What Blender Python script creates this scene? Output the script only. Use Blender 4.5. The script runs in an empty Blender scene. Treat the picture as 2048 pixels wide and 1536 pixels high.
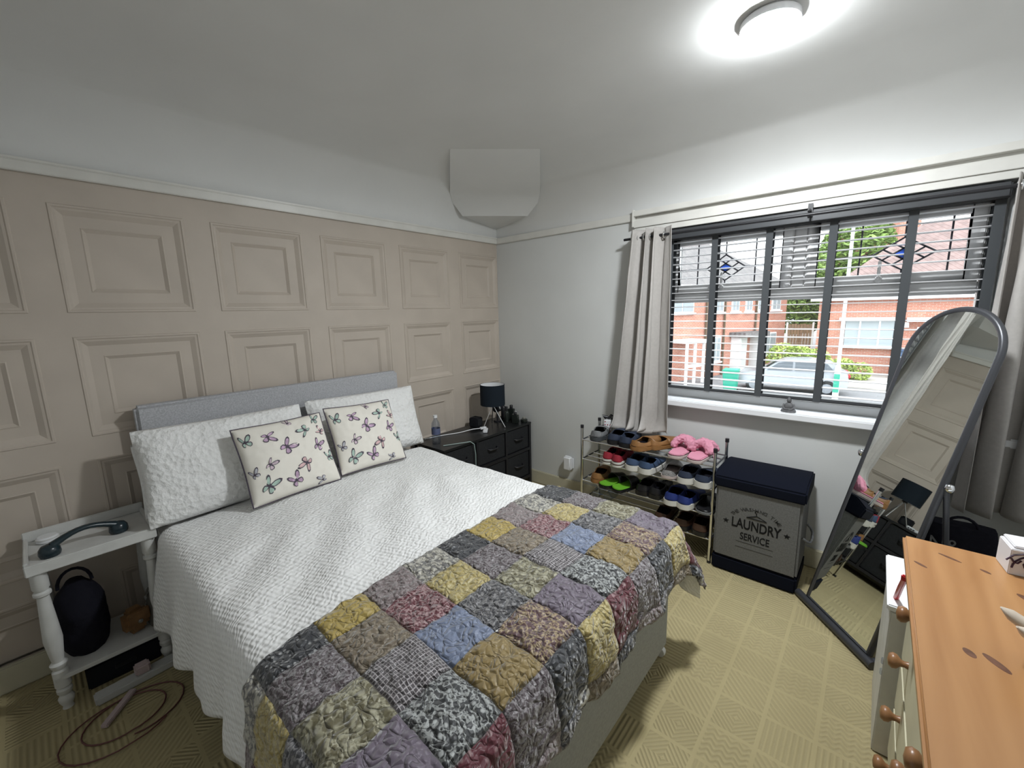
import bpy, bmesh, math, random
from math import sin, cos, pi, sqrt, atan2, radians, floor
from mathutils import Vector, Matrix
from mathutils import noise as mnoise
random.seed(7)
SC = bpy.context.scene
COL = SC.collection

# ------------------------------------------------------------------ camera
CAM = Vector((2.58435, -2.8041, 1.5))
RGT = Vector((0.75644624, 0.65364573, -0.02315911))
UPV = Vector((-0.09337408, 0.14296955, 0.98531263))
FWD = Vector((-0.64735644, 0.74317358, -0.16918235))
cd = bpy.data.cameras.new('camera'); co = bpy.data.objects.new('camera', cd); COL.objects.link(co)
cd.sensor_width = 36.0; cd.sensor_fit = 'HORIZONTAL'; cd.lens = 36.0 * 838.4752 / 2048
cd.clip_start = 0.02; cd.clip_end = 400
mw = Matrix((RGT, UPV, -FWD)).transposed().to_4x4(); mw.translation = CAM
co.matrix_world = mw
SC.camera = co

# ------------------------------------------------------------------ world, exposure
W = bpy.data.worlds.new('overcast_sky'); SC.world = W; W.use_nodes = True
bg = W.node_tree.nodes['Background']
bg.inputs[0].default_value = (0.90, 0.95, 1.0, 1); bg.inputs[1].default_value = 5.5
SC.view_settings.view_transform = 'Standard'; SC.view_settings.look = 'None'
SC.view_settings.exposure = 0.0; SC.view_settings.gamma = 1.0
SC.view_settings.use_curve_mapping = False
LAMP_STRENGTH = 520.0

# ------------------------------------------------------------------ materials
def nmat(name):
    m = bpy.data.materials.new(name); m.use_nodes = True
    nt = m.node_tree; b = nt.nodes['Principled BSDF']
    return m, nt, b
def nd(nt, t, **kw):
    n = nt.nodes.new(t)
    for k, v in kw.items():
        if k.startswith('i_'): n.inputs[k[2:].replace('_', ' ')].default_value = v
        else: setattr(n, k, v)
    return n
def c4(c): return (c[0], c[1], c[2], 1)
def coords(nt, scale=(1, 1, 1), rot=(0, 0, 0), kind='Object'):
    tc = nd(nt, 'ShaderNodeTexCoord'); mp = nd(nt, 'ShaderNodeMapping')
    mp.inputs['Scale'].default_value = scale; mp.inputs['Rotation'].default_value = rot
    nt.links.new(tc.outputs[kind], mp.inputs[0]); return mp.outputs[0]
def mathn(nt, op, a, b=None, c=None):
    n = nd(nt, 'ShaderNodeMath', operation=op)
    for i, v in enumerate((a, b, c)):
        if v is None: continue
        if isinstance(v, (int, float)): n.inputs[i].default_value = v
        else: nt.links.new(v, n.inputs[i])
    return n.outputs[0]
def mixc(nt, f, a, b):
    n = nd(nt, 'ShaderNodeMix', data_type='RGBA')
    if isinstance(f, (int, float)): n.inputs[0].default_value = f
    else: nt.links.new(f, n.inputs[0])
    for i, v in ((6, a), (7, b)):
        if isinstance(v, (tuple, list)): n.inputs[i].default_value = c4(v)
        else: nt.links.new(v, n.inputs[i])
    return n.outputs[2]
def ramp(nt, f, pts):
    n = nd(nt, 'ShaderNodeValToRGB'); cr = n.color_ramp
    while len(cr.elements) < len(pts): cr.elements.new(0.5)
    for e, (p, c) in zip(cr.elements, pts): e.position = p; e.color = c4(c) if len(c) == 3 else c
    nt.links.new(f, n.inputs[0]); return n.outputs[0]
def bumpn(nt, b, h, strength, dist):
    n = nd(nt, 'ShaderNodeBump'); n.inputs['Strength'].default_value = strength; n.inputs['Distance'].default_value = dist
    nt.links.new(h, n.inputs['Height']); nt.links.new(n.outputs[0], b.inputs['Normal'])
def mat(name, col, rough=0.6, metal=0.0, var=None, bump=None, sheen=0, trans=0, alpha=None):
    m, nt, b = nmat(name)
    b.inputs['Base Color'].default_value = c4(col); b.inputs['Roughness'].default_value = rough
    b.inputs['Metallic'].default_value = metal
    if rough >= .8: b.inputs['Specular IOR Level'].default_value = .15
    if sheen: b.inputs['Sheen Weight'].default_value = sheen
    if trans: b.inputs['Transmission Weight'].default_value = trans
    if var:
        v = coords(nt); n = nd(nt, 'ShaderNodeTexNoise'); n.inputs['Scale'].default_value = var[0]; n.inputs['Detail'].default_value = 4
        nt.links.new(v, n.inputs['Vector'])
        lo = tuple(max(0, x * (1 - var[1])) for x in col); hi = tuple(min(1, x * (1 + var[1])) for x in col)
        nt.links.new(ramp(nt, n.outputs[0], [(0.3, lo), (0.7, hi)]), b.inputs['Base Color'])
    if bump:
        v = coords(nt); n = nd(nt, 'ShaderNodeTexNoise'); n.inputs['Scale'].default_value = bump[0]; n.inputs['Detail'].default_value = 5
        nt.links.new(v, n.inputs['Vector']); bumpn(nt, b, n.outputs[0], bump[1], bump[2] if len(bump) > 2 else 0.003)
    return m
MT = {}
MT['plaster'] = mat('plaster_white', (0.69, 0.695, 0.685), 0.55, var=(2.5, 0.03), bump=(9, 0.25, 0.006))
MT['wall_grey'] = mat('wall_pale_grey', (0.64, 0.65, 0.64), 0.6, var=(3, 0.03), bump=(14, 0.2, 0.004))
MT['panel'] = mat('panel_greige', (0.515, 0.45, 0.385), 0.55, var=(5, 0.05), bump=(120, 0.12, 0.001))
MT['trim'] = mat('trim_cream_gloss', (0.70, 0.69, 0.65), 0.35, var=(8, 0.05), bump=(25, 0.25, 0.002))
MT['skirt'] = mat('skirting_cream_paint', (0.55, 0.52, 0.40), 0.35, var=(8, 0.06))
MT['white_gloss'] = mat('white_gloss', (0.80, 0.81, 0.83), 0.25)
MT['upvc'] = mat('window_plastic_white', (0.66, 0.66, 0.66), 0.3)
MT['black'] = mat('black_satin', (0.012, 0.012, 0.015), 0.4)
MT['black_matt'] = mat('black_matt', (0.013, 0.014, 0.018), 0.8)
MT['chrome'] = mat('chrome', (0.75, 0.76, 0.78), 0.15, 1.0)
MT['dark_metal'] = mat('dark_grey_metal', (0.055, 0.057, 0.065), 0.35, 0.3)
MT['lead'] = mat('lead_came', (0.05, 0.05, 0.06), 0.5, 0.3)
MT['bluegl'] = mat('blue_glass', (0.06, 0.16, 0.75), 0.2)
MT['navy'] = mat('navy_fabric', (0.004, 0.0055, 0.012), 0.95, bump=(300, 0.4, 0.001))
MT['blind_slat'] = mat('blind_slat_grey', (0.50, 0.50, 0.51), 0.4)
MT['tape'] = mat('blind_tape_charcoal', (0.065, 0.07, 0.075), 0.8, bump=(200, .2, .001))
MT['headrail'] = mat('blind_rail_charcoal', (0.05, 0.053, 0.058), 0.4)

def mirror_mat():
    m, nt, b = nmat('mirror_silver')
    b.inputs['Base Color'].default_value = (0.80, 0.83, 0.80, 1); b.inputs['Metallic'].default_value = 1; b.inputs['Roughness'].default_value = 0.01
    return m
MT['mirror'] = mirror_mat()
def glass_mat(name, tint=(1, 1, 1), refl=0.06):
    m = bpy.data.materials.new(name); m.use_nodes = True; nt = m.node_tree; nt.nodes.clear()
    o = nd(nt, 'ShaderNodeOutputMaterial'); t = nd(nt, 'ShaderNodeBsdfTransparent'); g = nd(nt, 'ShaderNodeBsdfGlossy'); mx = nd(nt, 'ShaderNodeMixShader')
    t.inputs[0].default_value = c4(tint); g.inputs['Roughness'].default_value = 0.02; mx.inputs[0].default_value = refl
    nt.links.new(t.outputs[0], mx.inputs[1]); nt.links.new(g.outputs[0], mx.inputs[2]); nt.links.new(mx.outputs[0], o.inputs[0])
    return m
MT['glass'] = glass_mat('window_glass', (0.97, 0.985, 0.98))
MT['clear_plastic'] = glass_mat('clear_plastic', (0.80, 0.84, 0.90), 0.12)

def carpet():
    m, nt, b = nmat('carpet_beige_embossed')
    v = coords(nt); sp = nd(nt, 'ShaderNodeSeparateXYZ'); nt.links.new(v, sp.inputs[0])
    X, Y = sp.outputs[0], sp.outputs[1]
    T = 0.155
    tx = mathn(nt, 'DIVIDE', X, T); ty = mathn(nt, 'DIVIDE', Y, T)
    ix = mathn(nt, 'FLOOR', tx); iy = mathn(nt, 'FLOOR', ty)
    fx = mathn(nt, 'SUBTRACT', tx, ix); fy = mathn(nt, 'SUBTRACT', ty, iy)
    cmb = nd(nt, 'ShaderNodeCombineXYZ'); nt.links.new(ix, cmb.inputs[0]); nt.links.new(iy, cmb.inputs[1])
    wn = nd(nt, 'ShaderNodeTexWhiteNoise'); nt.links.new(cmb.outputs[0], wn.inputs[0])
    r = wn.outputs[0]
    K = 2 * pi * 9
    s1 = mathn(nt, 'SINE', mathn(nt, 'MULTIPLY', fx, K))
    s2 = mathn(nt, 'SINE', mathn(nt, 'MULTIPLY', fy, K))
    wob = mathn(nt, 'MULTIPLY', mathn(nt, 'SINE', mathn(nt, 'MULTIPLY', fx, 2 * pi * 4)), 0.045)
    s3 = mathn(nt, 'SINE', mathn(nt, 'MULTIPLY', mathn(nt, 'ADD', fy, wob), 2 * pi * 7))
    ax = mathn(nt, 'ABSOLUTE', mathn(nt, 'SUBTRACT', fx, 0.5)); ay = mathn(nt, 'ABSOLUTE', mathn(nt, 'SUBTRACT', fy, 0.5))
    s4 = mathn(nt, 'SINE', mathn(nt, 'MULTIPLY', mathn(nt, 'ADD', ax, ay), 2 * pi * 8))
    s5 = mathn(nt, 'SINE', mathn(nt, 'MULTIPLY', mathn(nt, 'ADD', fx, fy), 2 * pi * 6))
    def sel(lo, a, bb):
        g = mathn(nt, 'GREATER_THAN', r, lo); ig = mathn(nt, 'SUBTRACT', 1.0, g)
        return mathn(nt, 'ADD', mathn(nt, 'MULTIPLY', ig, a), mathn(nt, 'MULTIPLY', g, bb))
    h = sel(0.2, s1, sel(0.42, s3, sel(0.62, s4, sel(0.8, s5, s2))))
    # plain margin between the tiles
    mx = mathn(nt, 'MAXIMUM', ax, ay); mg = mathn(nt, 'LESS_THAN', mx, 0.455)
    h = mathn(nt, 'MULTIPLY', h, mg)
    n = nd(nt, 'ShaderNodeTexNoise'); n.inputs['Scale'].default_value = 600; n.inputs['Detail'].default_value = 2; nt.links.new(v, n.inputs['Vector'])
    h2 = mathn(nt, 'ADD', h, mathn(nt, 'MULTIPLY', n.outputs[0], 0.8))
    bumpn(nt, b, h2, 0.8, 0.0025)
    n2 = nd(nt, 'ShaderNodeTexNoise'); n2.inputs['Scale'].default_value = 3; nt.links.new(v, n2.inputs['Vector'])
    base = ramp(nt, n2.outputs[0], [(0.3, (0.40, 0.335, 0.18)), (0.7, (0.455, 0.385, 0.21))])
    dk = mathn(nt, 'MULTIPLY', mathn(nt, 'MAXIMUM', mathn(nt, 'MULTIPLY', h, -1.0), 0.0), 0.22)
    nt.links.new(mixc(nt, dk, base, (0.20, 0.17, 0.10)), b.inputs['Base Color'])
    b.inputs['Roughness'].default_value = 0.95
    return m
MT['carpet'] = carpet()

def duvet_mat():
    m, nt, b = nmat('duvet_white_waffle')
    v = coords(nt, (1, 1, 1), (0, 0, 0.35)); sp = nd(nt, 'ShaderNodeSeparateXYZ'); nt.links.new(v, sp.inputs[0])
    nz = nd(nt, 'ShaderNodeTexNoise'); nz.inputs['Scale'].default_value = 25; nt.links.new(v, nz.inputs['Vector'])
    w = mathn(nt, 'MULTIPLY', nz.outputs[0], 0.030)
    sx = mathn(nt, 'SINE', mathn(nt, 'MULTIPLY', mathn(nt, 'ADD', sp.outputs[0], w), 2 * pi / 0.026))
    sy = mathn(nt, 'SINE', mathn(nt, 'MULTIPLY', mathn(nt, 'ADD', mathn(nt, 'ADD', sp.outputs[1], sp.outputs[2]), w), 2 * pi / 0.022))
    vo = nd(nt, 'ShaderNodeTexVoronoi'); vo.inputs['Scale'].default_value = 48; nt.links.new(v, vo.inputs['Vector'])
    h = mathn(nt, 'ADD', mathn(nt, 'MULTIPLY', mathn(nt, 'MULTIPLY', sx, sy), 0.6), mathn(nt, 'MULTIPLY', vo.outputs['Distance'], -1.5))
    bumpn(nt, b, h, 0.75, 0.0035)
    b.inputs['Base Color'].default_value = (0.86, 0.86, 0.85, 1); b.inputs['Roughness'].default_value = 0.9
    b.inputs['Sheen Weight'].default_value = 0.15
    return m
MT['duvet'] = duvet_mat()
def crush_mat():
    m, nt, b = nmat('pillow_white_textured')
    v = coords(nt); vo = nd(nt, 'ShaderNodeTexVoronoi'); vo.inputs['Scale'].default_value = 42; nt.links.new(v, vo.inputs['Vector'])
    n = nd(nt, 'ShaderNodeTexNoise'); n.inputs['Scale'].default_value = 70; n.inputs['Detail'].default_value = 5; nt.links.new(v, n.inputs['Vector'])
    bumpn(nt, b, mathn(nt, 'ADD', vo.outputs['Distance'], n.outputs[0]), 0.75, 0.008)
    b.inputs['Base Color'].default_value = (0.86, 0.86, 0.85, 1); b.inputs['Roughness'].default_value = 0.9
    return m
MT['pillow'] = crush_mat()
MT['cushion'] = mat('cushion_cream_cotton', (0.82, 0.785, 0.71), 0.8, bump=(250, .15, .001))
MT['headboard'] = mat('headboard_grey_weave', (0.44, 0.445, 0.465), 0.9, var=(160, 0.18), bump=(350, .4, .001))
MT['bedbase'] = mat('divan_grey_fabric', (0.36, 0.37, 0.36), 0.9, var=(120, 0.1), bump=(300, .3, .001))
MT['curtain'] = mat('curtain_silver_grey', (0.52, 0.495, 0.47), 0.5, var=(60, 0.06), bump=(260, .3, .001), sheen=.2)
def add_translucent(m_, f):
    nt = m_.node_tree; b = nt.nodes['Principled BSDF']; o = nt.nodes['Material Output']
    t = nd(nt, 'ShaderNodeBsdfTranslucent'); t.inputs[0].default_value = (.55, .51, .48, 1); mx = nd(nt, 'ShaderNodeMixShader'); mx.inputs[0].default_value = f
    nt.links.new(b.outputs[0], mx.inputs[1]); nt.links.new(t.outputs[0], mx.inputs[2]); nt.links.new(mx.outputs[0], o.inputs[0])
add_translucent(MT['curtain'], .22)
MT['bask'] = mat('basket_grey_canvas', (0.15, 0.15, 0.145), 0.9, var=(140, 0.15), bump=(320, .4, .001))
MT['print'] = mat('print_black', (0.012, 0.012, 0.012), 0.9)
MT['print_faint'] = mat('print_faded', (0.05, 0.05, 0.048), 0.9)

def fabric(name, a, b2, kind, scale=60, amt=0.5):
    m, nt, b = nmat(name)
    v = coords(nt)
    n = nd(nt, 'ShaderNodeTexNoise'); n.inputs['Scale'].default_value = scale; n.inputs['Detail'].default_value = 3; nt.links.new(v, n.inputs['Vector'])
    if kind == 'floral':
        ab = mathn(nt, 'ABSOLUTE', mathn(nt, 'SUBTRACT', n.outputs[0], 0.5))
        f = ramp(nt, ab, [(0.02, (1, 1, 1)), (0.06, (0, 0, 0))])
        vo = nd(nt, 'ShaderNodeTexVoronoi'); vo.inputs['Scale'].default_value = scale * 0.9; nt.links.new(v, vo.inputs['Vector'])
        f2 = ramp(nt, vo.outputs['Distance'], [(0.22, (1, 1, 1)), (0.34, (0, 0, 0))])
        f = mathn(nt, 'MULTIPLY', mathn(nt, 'MAXIMUM', f, f2), amt)
    elif kind == 'dots':
        vo = nd(nt, 'ShaderNodeTexVoronoi'); vo.inputs['Scale'].default_value = scale; vo.inputs['Randomness'].default_value = 0.35; nt.links.new(v, vo.inputs['Vector'])
        f = mathn(nt, 'MULTIPLY', ramp(nt, vo.outputs['Distance'], [(0.2, (1, 1, 1)), (0.28, (0, 0, 0))]), amt)
    elif kind == 'lattice':
        sp = nd(nt, 'ShaderNodeSeparateXYZ'); nt.links.new(v, sp.inputs[0])
        s1 = mathn(nt, 'ABSOLUTE', mathn(nt, 'SINE', mathn(nt, 'MULTIPLY', sp.outputs[0], pi / 0.011)))
        s2 = mathn(nt, 'ABSOLUTE', mathn(nt, 'SINE', mathn(nt, 'MULTIPLY', sp.outputs[1], pi / 0.009)))
        f = mathn(nt, 'MULTIPLY', mathn(nt, 'LESS_THAN', mathn(nt, 'MINIMUM', s1, s2), 0.35), amt)
    else:
        f = mathn(nt, 'MULTIPLY', n.outputs[0], amt)
    nt.links.new(mixc(nt, f, a, b2), b.inputs['Base Color'])
    # quilting: puffed cells with stitched valleys
    q = nd(nt, 'ShaderNodeTexNoise'); q.inputs['Scale'].default_value = 24; q.inputs['Detail'].default_value = 1.0; q.inputs['Distortion'].default_value = 0.8; nt.links.new(v, q.inputs['Vector'])
    qa = mathn(nt, 'ABSOLUTE', mathn(nt, 'SUBTRACT', q.outputs[0], 0.5))
    qv = nd(nt, 'ShaderNodeTexVoronoi', feature='DISTANCE_TO_EDGE'); qv.inputs['Scale'].default_value = 34; nt.links.new(v, qv.inputs['Vector'])
    h = mathn(nt, 'ADD', mathn(nt, 'SQRT', qa), mathn(nt, 'MULTIPLY', mathn(nt, 'MINIMUM', qv.outputs['Distance'], 0.3), 1.2))
    bumpn(nt, b, h, 1.0, 0.014)
    b.inputs['Roughness'].default_value = 0.5; b.inputs['Sheen Weight'].default_value = 0.35
    return m
FB = {
 'yellow': fabric('patch_mustard', (0.36, 0.255, 0.045), (0.50, 0.40, 0.16), 'plain', 40, .6),
 'char': fabric('patch_charcoal_sprig', (0.03, 0.032, 0.038), (0.42, 0.42, 0.42), 'dots', 61, .7),
 'leaf': fabric('patch_ivory_leaf', (0.46, 0.44, 0.38), (0.05, 0.05, 0.06), 'floral', 35, .8),
 'mauve': fabric('patch_mauve_grey', (0.17, 0.13, 0.13), (0.40, 0.36, 0.36), 'floral', 87, .6),
 'ochre': fabric('patch_pale_gold', (0.36, 0.28, 0.09), (0.58, 0.52, 0.30), 'floral', 80, .55),
 'maroon': fabric('patch_maroon_flower', (0.11, 0.018, 0.028), (0.55, 0.40, 0.40), 'floral', 65, .6),
 'plum': fabric('patch_maroon_plain', (0.10, 0.012, 0.022), (0.45, 0.32, 0.32), 'dots', 38, .5),
 'taupe': fabric('patch_taupe_brown', (0.15, 0.115, 0.075), (0.33, 0.28, 0.21), 'floral', 58, .6),
 'wine': fabric('patch_dark_mauve_floral', (0.075, 0.055, 0.062), (0.36, 0.34, 0.35), 'floral', 80, .65),
 'blue': fabric('patch_slate_blue', (0.15, 0.185, 0.285), (0.22, 0.26, 0.36), 'plain', 30, .5),
 'lattice': fabric('patch_grey_lattice', (0.07, 0.06, 0.065), (0.46, 0.43, 0.44), 'lattice', 30, .8),
 'olive': fabric('patch_olive_leaf', (0.13, 0.115, 0.06), (0.44, 0.42, 0.30), 'floral', 38, .7),
 'night': fabric('patch_dark_floral', (0.045, 0.045, 0.052), (0.38, 0.37, 0.37), 'floral', 65, .55),
 'brown': fabric('patch_ochre_brown', (0.235, 0.165, 0.055), (0.36, 0.27, 0.12), 'dots', 87, .6),
 'scroll': fabric('patch_black_scroll', (0.035, 0.037, 0.04), (0.50, 0.52, 0.51), 'floral', 55, .75),
 'lilac': fabric('patch_lilac', (0.125, 0.10, 0.135), (0.20, 0.165, 0.21), 'plain', 30, .5),
 'multi': fabric('patch_multicolour', (0.10, 0.05, 0.055), (0.46, 0.36, 0.20), 'floral', 61, .7),
}
def wood(name, c1, c2, axis=1, knots=True):
    m, nt, b = nmat(name)
    sc = [9, 9, 9]; sc[axis] = 0.9
    v = coords(nt, tuple(sc))
    n = nd(nt, 'ShaderNodeTexNoise'); n.inputs['Scale'].default_value = 1.6; n.inputs['Detail'].default_value = 6; n.inputs['Distortion'].default_value = 0.6; nt.links.new(v, n.inputs['Vector'])
    w = nd(nt, 'ShaderNodeTexWave', bands_direction='X' if axis == 1 else 'Y'); w.inputs['Scale'].default_value = 0.8; w.inputs['Distortion'].default_value = 5; w.inputs['Detail'].default_value = 3
    nt.links.new(v, w.inputs['Vector'])
    f = mathn(nt, 'ADD', mathn(nt, 'MULTIPLY', n.outputs[0], 0.8), mathn(nt, 'MULTIPLY', w.outputs[0], 0.12))
    col = ramp(nt, f, [(0.3, c1), (0.75, c2)])
    nt.links.new(col, b.inputs['Base Color']); b.inputs['Roughness'].default_value = 0.35
    return m
MT['pine'] = wood('pine_varnished', (0.33, 0.155, 0.055), (0.46, 0.245, 0.10))
MT['pine_knob'] = wood('pine_knob', (0.22, 0.10, 0.04), (0.33, 0.17, 0.075), 2)
MT['knot'] = mat('pine_knot', (0.13, 0.055, 0.03), 0.4, var=(60, .3))
MT['chest_cream'] = mat('chest_cream_paint', (0.60, 0.57, 0.42), 0.4, var=(10, .06))

# ------------------------------------------------------------------ mesh helpers
class MB:
    def __init__(s): s.v = []; s.f = []; s.m = []
    def quad(s, pts, mi=0):
        b = len(s.v); s.v += [tuple(p) for p in pts]; s.f.append(tuple(range(b, b + len(pts)))); s.m.append(mi); return s
    def box(s, c, d, mi=0, rz=0, R=None):
        b = len(s.v); hx, hy, hz = d[0] / 2, d[1] / 2, d[2] / 2
        for x in (-hx, hx):
            for y in (-hy, hy):
                for z in (-hz, hz):
                    p = Vector((x, y, z))
                    if R is not None: p = R @ p
                    elif rz: p = Vector((x * cos(rz) - y * sin(rz), x * sin(rz) + y * cos(rz), z))
                    s.v.append((p.x + c[0], p.y + c[1], p.z + c[2]))
        for f in ((0, 1, 3, 2), (4, 6, 7, 5), (0, 4, 5, 1), (2, 3, 7, 6), (0, 2, 6, 4), (1, 5, 7, 3)):
            s.f.append(tuple(b + i for i in f)); s.m.append(mi)
        return s
    def bx(s, a, b_, mi=0):
        return s.box([(a[i] + b_[i]) / 2 for i in range(3)], [abs(b_[i] - a[i]) for i in range(3)], mi)
    def grid(s, fn, nu, nv, mi=0, closeu=False, closev=False):
        b = len(s.v)
        for i in range(nu):
            for j in range(nv): s.v.append(tuple(fn(i, j)))
        for i in range(nu if closeu else nu - 1):
            for j in range(nv if closev else nv - 1):
                i2, j2 = (i + 1) % nu, (j + 1) % nv
                s.f.append((b + i * nv + j, b + i2 * nv + j, b + i2 * nv + j2, b + i * nv + j2)); s.m.append(mi)
        return b
    def lathe(s, prof, n=20, c=(0, 0, 0), mi=0, axis='z', cap=True, sx=1, sy=1):
        def P(r, z, a):
            x, y = r * cos(a) * sx, r * sin(a) * sy
            if axis == 'z': q = (x, y, z)
            elif axis == 'x': q = (z, x, y)
            else: q = (y, z, x)
            return (q[0] + c[0], q[1] + c[1], q[2] + c[2])
        b = s.grid(lambda i, j: P(prof[j][0], prof[j][1], 2 * pi * i / n), n, len(prof), mi, closeu=True)
        k = len(prof)
        if cap:
            if prof[0][0] > 1e-5: s.f.append(tuple(b + i * k for i in reversed(range(n)))); s.m.append(mi)
            if prof[-1][0] > 1e-5: s.f.append(tuple(b + i * k + k - 1 for i in range(n))); s.m.append(mi)
        return s
    def cyl(s, c, r, h, n=20, mi=0, axis='z', r2=None):
        return s.lathe([(r, 0), (r if r2 is None else r2, h)], n, c, mi, axis)
    def tube(s, pts, r, n=8, mi=0, closed=False, cap=True, flat=None):
        P = [Vector(p) for p in pts]; k = len(P); rings = []
        up0 = None
        for i in range(k):
            if closed: t = (P[(i + 1) % k] - P[i - 1])
            else: t = (P[min(i + 1, k - 1)] - P[max(i - 1, 0)])
            t.normalize()
            if up0 is None:
                up0 = Vector((0, 0, 1)) if abs(t.z) < 0.9 else Vector((0, 1, 0))
            u = (up0 - t * up0.dot(t))
            if u.length < 1e-5: u = Vector((1, 0, 0)).cross(t)
            u.normalize(); up0 = u; w = t.cross(u)
            rr = r[i] if isinstance(r, (list, tuple)) else r
            rings.append([P[i] + (u * cos(2 * pi * j / n) * (flat or 1) + w * sin(2 * pi * j / n)) * rr for j in range(n)])
        b = s.grid(lambda i, j: rings[i][j], k, n, mi, closeu=closed, closev=True)
        if cap and not closed:
            s.f.append(tuple(b + j for j in reversed(range(n)))); s.m.append(mi)
            s.f.append(tuple(b + (k - 1) * n + j for j in range(n))); s.m.append(mi)
        return s
    def prism(s, poly, z0, z1, mi=0, fn=None):
        n = len(poly); b = len(s.v); fn = fn or (lambda x, y, z: (x, y, z))
        for z in (z0, z1):
            for (x, y) in poly: s.v.append(tuple(fn(x, y, z)))
        s.f.append(tuple(b + i for i in reversed(range(n)))); s.f.append(tuple(b + n + i for i in range(n))); s.m += [mi, mi]
        for i in range(n):
            j = (i + 1) % n; s.f.append((b + i, b + j, b + n + j, b + n + i)); s.m.append(mi)
        return s
    def build(s, name, mats, parent=None, smooth=None, bevel=0, seg=2, world=False, mods=None):
        me = bpy.data.meshes.new(name)
        vs = s.v
        org = Vector((0, 0, 0))
        if parent is None:
            xs = [v[0] for v in vs]; ys = [v[1] for v in vs]; zs = [v[2] for v in vs]
            org = Vector(((min(xs) + max(xs)) / 2, (min(ys) + max(ys)) / 2, min(zs)))
            vs = [(v[0] - org.x, v[1] - org.y, v[2] - org.z) for v in vs]
        elif world:
            im = wmat(parent).inverted(); vs = [tuple(im @ Vector(v)) for v in vs]
        me.from_pydata(vs, [], s.f)
        ml = mats if isinstance(mats, (list, tuple)) else [mats]
        for m in ml: me.materials.append(MT[m] if isinstance(m, str) else m)
        me.polygons.foreach_set('material_index', s.m)
        bm = bmesh.new(); bm.from_mesh(me)
        bmesh.ops.remove_doubles(bm, verts=bm.verts, dist=1e-6)
        bmesh.ops.recalc_face_normals(bm, faces=bm.faces)
        if bevel:
            bmesh.ops.bevel(bm, geom=[e for e in bm.edges if len(e.link_faces) == 2 and e.calc_face_angle(0) > 0.5], offset=bevel, segments=seg, affect='EDGES', clamp_overlap=True)
            smooth = smooth or 40
        bm.to_mesh(me); bm.free()
        if smooth:
            me.polygons.foreach_set('use_smooth', [True] * len(me.polygons))
            me.set_sharp_from_angle(angle=radians(smooth))
        o = bpy.data.objects.new(name, me); COL.objects.link(o); o.location = org
        if parent is not None: o.parent = parent
        for t, kw in (mods or []):
            md = o.modifiers.new(t, t)
            for k, v in kw.items(): setattr(md, k, v)
        return o
def wmat(o):
    m = Matrix.Translation(o.location) @ o.rotation_euler.to_matrix().to_4x4()
    return (wmat(o.parent) @ m) if o.parent else m
def tag(o, label, cat=None, group=None, kind=None):
    if label: o['label'] = label
    if cat: o['category'] = cat
    if group: o['group'] = group
    if kind: o['kind'] = kind
    return o
def thing(name, label, cat, loc=(0, 0, 0), rz=0, group=None):
    o = bpy.data.objects.new(name, None); COL.objects.link(o); o.empty_display_size = 0.1
    o.location = loc; o.rotation_euler = (0, 0, rz)
    return tag(o, label, cat, group)
def struct(o, label): return tag(o, label, None, None, 'structure')
def dup(root, loc, rz=None, label=None, group=None):
    r = root.copy(); COL.objects.link(r); r.location = loc
    if rz is not None: r.rotation_euler = (root.rotation_euler[0], root.rotation_euler[1], rz)
    if label: r['label'] = label
    if group: r['group'] = group
    def rec(a, b):
        for ch in list(a.children):
            if ch.name == b.name: continue
            c = ch.copy(); COL.objects.link(c); c.parent = b; rec(ch, c)
    rec(root, r); return r
def fbm(x, y, z=0.0, o=3): return mnoise.fractal(Vector((x, y, z)), 1.0, 2.0, o)

# ================================================================== THE ROOM
RX, RY, WT, CZ = 3.25, -3.35, 2.132, 2.47
WX0, WX1, WZ0, WZ1 = 1.45, 2.97, 0.86, 2.00
m = MB(); m.bx((-0.3, RY - 0.3, -0.12), (RX + 0.3, 0.3, 0.0))
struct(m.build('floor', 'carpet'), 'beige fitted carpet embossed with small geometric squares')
# ceiling with a wide cove on all four sides
m = MB(); NP = 14; prof = []
for i in range(NP):
    a = pi / 2 * i / (NP - 1); prof.append((0.54 * (1 - cos(a)), WT + (CZ - WT) * sin(a)))
def ringpt(i, j):
    c, z = prof[i]; return [(c, -c, z), (RX - c, -c, z), (RX - c, RY + c, z), (c, RY + c, z)][j]
base = m.grid(ringpt, NP, 4, 0, closev=True)
m.f.append(tuple(base + (NP - 1) * 4 + j for j in range(4))); m.m.append(0)
# closed shell above, so that no sky light leaks in
m.bx((-0.3, RY - 0.3, CZ + 0.02), (RX + 0.3, 0.3, CZ + 0.1))
ce = m.build('ceiling', 'plaster', smooth=35); struct(ce, 'white plastered ceiling with deep coving')
# boxed hip rafter across the corner
m = MB()
secs = [((0.0, -0.004, 2.205), (0.004, 0.0, 2.205)), ((0.083, -0.467, 2.238), (0.428, -0.097, 2.238)), ((0.089, -0.569, 2.318), (0.536, -0.102, 2.318)), ((0.153, -0.646, 2.362), (0.611, -0.175, 2.362)), ((0.383, -0.841, 2.42), (0.8, -0.423, 2.42)), ((0.559, -0.99, 2.473), (0.943, -0.612, 2.473))]
rows = []
for (a, b) in secs:
    a = Vector(a); b = Vector(b)
    rows.append([Vector((a.x - 0.3, a.y + 0.3, a.z + 0.12))] + [a.lerp(b, k / 6) for k in range(7)] + [Vector((b.x - 0.3, b.y + 0.3, b.z + 0.12))])
m.grid(lambda i, j: rows[i + 1][j], len(rows) - 1, 9)
bxg = m.build('trim_1', 'plaster', smooth=50); struct(bxg, 'plastered boxing slanting across the corner above the picture rail')
m = MB(); m.grid(lambda i, j: rows[i][j], 2, 9); m.build('soffit', 'plaster', bxg, smooth=50, world=True)

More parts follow.
